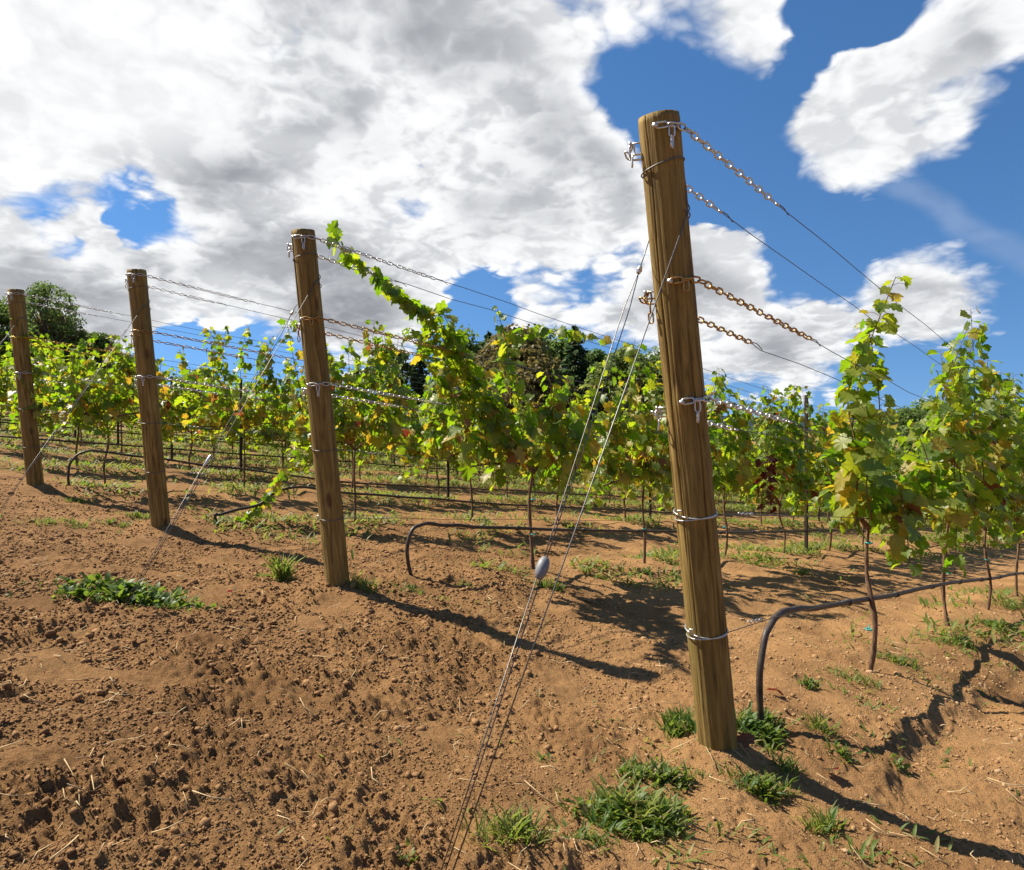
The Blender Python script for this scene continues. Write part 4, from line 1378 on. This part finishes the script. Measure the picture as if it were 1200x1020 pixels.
WEEDS = [  # px, py, half-widths, count, kind, leaf length, label
    (150, 706, .30, .15, 520, 'broad', .085, 'large broad-leaved weed patch on bare soil left of the second post'),
    (265 - 130, 616, .20, .10, 90, 'strap', .08, 'low weed patch left of the foot of the third nearest post'),
    (60, 614, .40, .12, 200, 'strap', .075, 'long strip of low weeds at the left edge of the picture'),
    (165, 608, .16, .12, 110, 'strap', .11, 'bright weed tuft at the foot of the third nearest post'),
    (328, 682, .07, .06, 46, 'blade', .24, 'spiky grass tuft on the soil left of the second nearest post'),
    (425, 690, .10, .08, 80, 'blade', .12, 'grass tuft just right of the second nearest post'),
    (470, 690, .16, .08, 90, 'strap', .07, 'weeds round the foot of the arching hose'),
    (545, 688, .12, .06, 60, 'strap', .06, 'small weeds between the arching hose and the cable tensioner'),
    (640, 688, .12, .07, 120, 'strap', .09, 'weed clump behind the cable tensioner'),
    (705, 680, .10, .05, 40, 'strap', .06, 'small weeds left of the vine before the front post'),
    (755, 672, .12, .08, 90, 'strap', .09, 'weed clump round the foot of the vine left of the front post'),
    (845, 845, .05, .05, 60, 'strap', .09, 'weed tuft close behind the foot of the front post on its right'),
    (800, 855, .07, .06, 150, 'strap', .11, 'bright weed tuft left of the foot of the front post'),
    (885, 858, .08, .09, 260, 'strap', .11, 'leafy weed clump between the front post and the hose'),
    (770, 915, .12, .07, 260, 'strap', .09, 'weeds before the foot of the front post'),
    (745, 962, .15, .10, 620, 'strap', .105, 'large weed patch at the bottom before the front post'),
    (690, 990, .06, .04, 50, 'strap', .07, 'small weeds left of the large patch at the bottom'),
    (600, 990, .09, .05, 170, 'blade', .10, 'thin grass patch at the bottom edge right of the guy cables'),
    (470, 1008, .06, .03, 12, 'broad', .045, 'broad-leaved seedlings at the bottom edge left of the guy cables'),
    (402, 990, .03, .02, 16, 'strap', .07, 'lone seedling at the bottom far left of the guy cables'),
    (635, 890, .04, .03, 22, 'strap', .07, 'little seedling on bare soil between guy cables and front post'),
    (895, 930, .09, .06, 220, 'strap', .08, 'weed clump in the shadow right of the front post'),
    (965, 975, .07, .05, 60, 'blade', .10, 'grass tuft at the bottom right of the post shadow'),
    (925, 905, .05, .04, 60, 'strap', .08, 'weed sprig on the edge of the post shadow'),
    (960, 860, .06, .05, 50, 'blade', .10, 'dry grass tuft right of the hose foot'),
    (985, 885, .05, .04, 50, 'strap', .07, 'weeds on the bank of the wheel rut'),
    (948, 806, .035, .03, 40, 'broad', .045, 'single low rosette on sandy soil right of the hose'),
    (1010, 800, .08, .06, 70, 'blade', .09, 'grass round the foot of the nearest vine'),
    (1060, 778, .12, .08, 130, 'strap', .08, 'weeds between the nearest two vines of the front row'),
    (1120, 755, .14, .10, 150, 'strap', .09, 'weed clump at the foot of the second vine of the front row'),
    (1165, 735, .18, .12, 170, 'strap', .09, 'weed clump between second and third vine of the front row'),
    (1195, 715, .2, .15, 140, 'blade', .14, 'grass clump at the right edge under the front row'),
    (1055, 905, .02, .02, 10, 'broad', .05, 'tiny seedling down in the wheel rut'),
    (885, 663, .35, .10, 130, 'strap', .08, 'weed strip right of the front post under the second row'),
    (940, 672, .12, .08, 60, 'strap', .08, 'weeds round the foot of the thick steel line post'),
    (300, 607, .14, .10, 110, 'strap', .12, 'leafy weeds beside the bent drip hose'),
    (90, 590, .14, .08, 70, 'blade', .10, 'grass round the foot of the leftmost hose'),
]
for i, (px, py, rx, ry, n, kd, L, lab) in enumerate(WEEDS):
    x, y = on_ground(px, py); z0 = gz(x, y)
    o = thing('weed_clump' if kd != 'blade' else 'grass_tuft', lab, 'weed' if kd != 'blade' else 'grass tuft', (x, y, z0), group='weeds on the bare soil')
    link('leaves', weed_mesh(500 + i, kd, rx, ry, int(n * 2.2), L, x, y, z0), o)['kind'] = 'stuff'


def scatter_grass():
    rng = np.random.default_rng(3)
    X = []; Y = []
    for k in range(1, 11):
        n = 16000 if k < 5 else 11000
        t = rng.uniform(.2, T_END[k], n) ** 1.0; q = rng.normal(size=n) * .34 + rng.choice((0, 0, .25, -.3), n)
        x = ROW0[k][0] + DV[0] * t + NV[0] * q; y = ROW0[k][1] + t + NV[1] * q
        keep = fbm(x, y, 1.1, 3, 200) > (.22 if k < 2 else .05 if k < 3 else -.2)
        X.append(x[keep]); Y.append(y[keep])
    n = 2600; t = rng.uniform(-.35, 4.5, n); q = rng.normal(size=n) * .26 + .08
    x = ROW0[0][0] + DV[0] * t + NV[0] * q; y = ROW0[0][1] + t + NV[1] * q; keep = fbm(x, y, .45, 3, 210) > .2; X.append(x[keep]); Y.append(y[keep])
    n = 1500; x = rng.normal(size=n) * .42 + .45; y = rng.normal(size=n) * .26 + 1.75; keep = (fbm(x, y, .30, 3, 211) > .25) & (y > 1.0); X.append(x[keep]); Y.append(y[keep])
    x = np.concatenate(X); y = np.concatenate(Y)
    px = CX + F * x / y; ok = (px > -60) & (px < 1260); x = x[ok]; y = y[ok]; n = len(x)
    a = rng.uniform(0, 6.283, n); el = rng.uniform(.3, 1.4, n)
    T = np.column_stack([np.cos(a), np.sin(a), el]); Nn = np.column_stack([-np.cos(a) * .5, -np.sin(a) * .5, np.ones(n)])
    tm, fc = STRAP
    V, Fc = leaf_cards(np.column_stack([x, y, ground(x, y)]), T, Nn, rng.uniform(.03, .095, n) * np.where(y < 4, .62, 1 + y / 18), tm * (1.1, 1, 1), fc)
    link('grass', mesh_from('grass', V, Fc, [M_GRASS], rnd=np.repeat(rng.uniform(0, .99, n), len(tm))), kind='stuff')


scatter_grass()


def ico():
    p = (1 + 5 ** .5) / 2
    V = np.array([(-1, p, 0), (1, p, 0), (-1, -p, 0), (1, -p, 0), (0, -1, p), (0, 1, p), (0, -1, -p), (0, 1, -p), (p, 0, -1), (p, 0, 1), (-p, 0, -1), (-p, 0, 1)], float)
    V /= np.linalg.norm(V[0])
    Fc = np.array([(0, 11, 5), (0, 5, 1), (0, 1, 7), (0, 7, 10), (0, 10, 11), (1, 5, 9), (5, 11, 4), (11, 10, 2), (10, 7, 6), (7, 1, 8), (3, 9, 4), (3, 4, 2), (3, 2, 6), (3, 6, 8), (3, 8, 9), (4, 9, 5), (2, 4, 11), (6, 2, 10), (8, 6, 7), (9, 8, 1)])
    return V, Fc


def scatter_clods():
    rng = np.random.default_rng(12)
    n = 170000
    Z = .95 * (7.5 / .95) ** rng.uniform(0, 1, n); u = rng.uniform(-.85, .85, n)
    x = u * Z; y = Z
    m = rough_mask(x, y)
    keep = (rng.uniform(size=n) < .45 + .55 * m) & (fbm(x, y, .35, 3, 300) > -.45)
    x, y, m = x[keep], y[keep], m[keep]; n = len(x)
    s = (.0019 + .0034 * rng.uniform(size=n) ** 3 + (rng.uniform(size=n) < .02) * rng.uniform(.002, .008, n)) * (.75 + .3 * m) * np.clip(np.hypot(x, y) / 2.2, .8, 1.6)
    z = ground(x, y) + crumbs(x, y) + s * .25
    IV, IF = ico()
    OV = np.array([(1, 0, 0), (-1, 0, 0), (0, 1, 0), (0, -1, 0), (0, 0, 1), (0, 0, -1)], float)
    OF = np.array([(0, 2, 4), (2, 1, 4), (1, 3, 4), (3, 0, 4), (2, 0, 5), (1, 2, 5), (3, 1, 5), (0, 3, 5)])
    tone = np.clip(rng.uniform(0, 1, n) * .6 + .4 * (1 - m), 0, 1)
    Vs = []; Fs = []; Rs = []; n0 = 0
    big = s > np.quantile(s, .72)
    for sel, SV, SF in ((big, IV, IF), (~big, OV, OF)):      # fine crumbs need fewer faces
        q = int(sel.sum()); k = len(SV)
        sq = rng.uniform(.6, 1.25, (q, 1, 3)) * np.array((1.15, 1.15, .85))
        jit = 1 + rng.normal(size=(q, k, 1)) * .26
        a = rng.uniform(0, 6.283, q); ca, sa = np.cos(a)[:, None], np.sin(a)[:, None]
        P = SV[None] * sq * jit * s[sel][:, None, None]
        P = np.stack([P[..., 0] * ca - P[..., 1] * sa, P[..., 0] * sa + P[..., 1] * ca, P[..., 2]], -1)
        Vs.append((P + np.column_stack([x, y, z])[sel][:, None]).reshape(-1, 3))
        Fs.append((SF[None] + (np.arange(q) * k)[:, None, None]).reshape(-1, 3) + n0); n0 += q * k
        Rs.append(np.repeat(tone[sel], k))
    link('soil_crumbs', mesh_from('soil_crumbs', np.concatenate(Vs), np.concatenate(Fs), [M_CLOD], rnd=np.concatenate(Rs)), kind='stuff')


scatter_clods()


def scatter_straw():
    rng = np.random.default_rng(21); mb = MB()
    for i in range(620):
        Z = 1.05 * 5 ** rng.uniform(); u = rng.uniform(-.8, .8); x, y = u * Z, Z
        L = rng.uniform(.02, .09) * (1.3 if rng.uniform() < .15 else 1); a = rng.uniform(0, 6.283); b = rng.normal() * .6
        p = np.array([(x, y), (x + L * .5 * math.cos(a), y + L * .5 * math.sin(a)), (x + L * (.5 * math.cos(a) + .5 * math.cos(a + b)), y + L * (.5 * math.sin(a) + .5 * math.sin(a + b)))])
        z = ground(p[:, 0], p[:, 1]) + crumbs(p[:, 0], p[:, 1]) + .006 + np.array((0, rng.uniform(0, .012), rng.uniform(0, .02)))
        tube(mb, np.column_stack([p, z]), rng.uniform(.0008, .0019), 3)
    link('straw', mb.mesh('straw', [M_STRAW]), kind='stuff')


scatter_straw()

# fallen leaves lying on the soil
for i, (px, py, cl, lab) in enumerate([(1100, 690, 2, 'curled orange brown leaf lying under the second vine of the front row'),
                                       (915, 820, 2, 'reddish dry leaf on the soil at the foot of the front hose'),
                                       (975, 910, 3, 'dark red leaf lying on the edge of the post shadow'),
                                       (272, 698, 3, 'small dark red leaf right of the big weed patch'),
                                       (870, 880, 2, 'brown dry leaf among the weeds right of the front post')]):
    x, y = on_ground(px, py)
    o = link('fallen_leaf', LEAF_ME[cl][i], label=lab, category='leaf', group='fallen leaves')
    o.location = (x, y, gz(x, y) + .025); o.rotation_euler = (.5, .3, i * 1.3); o.scale = (.048, .055, .075)
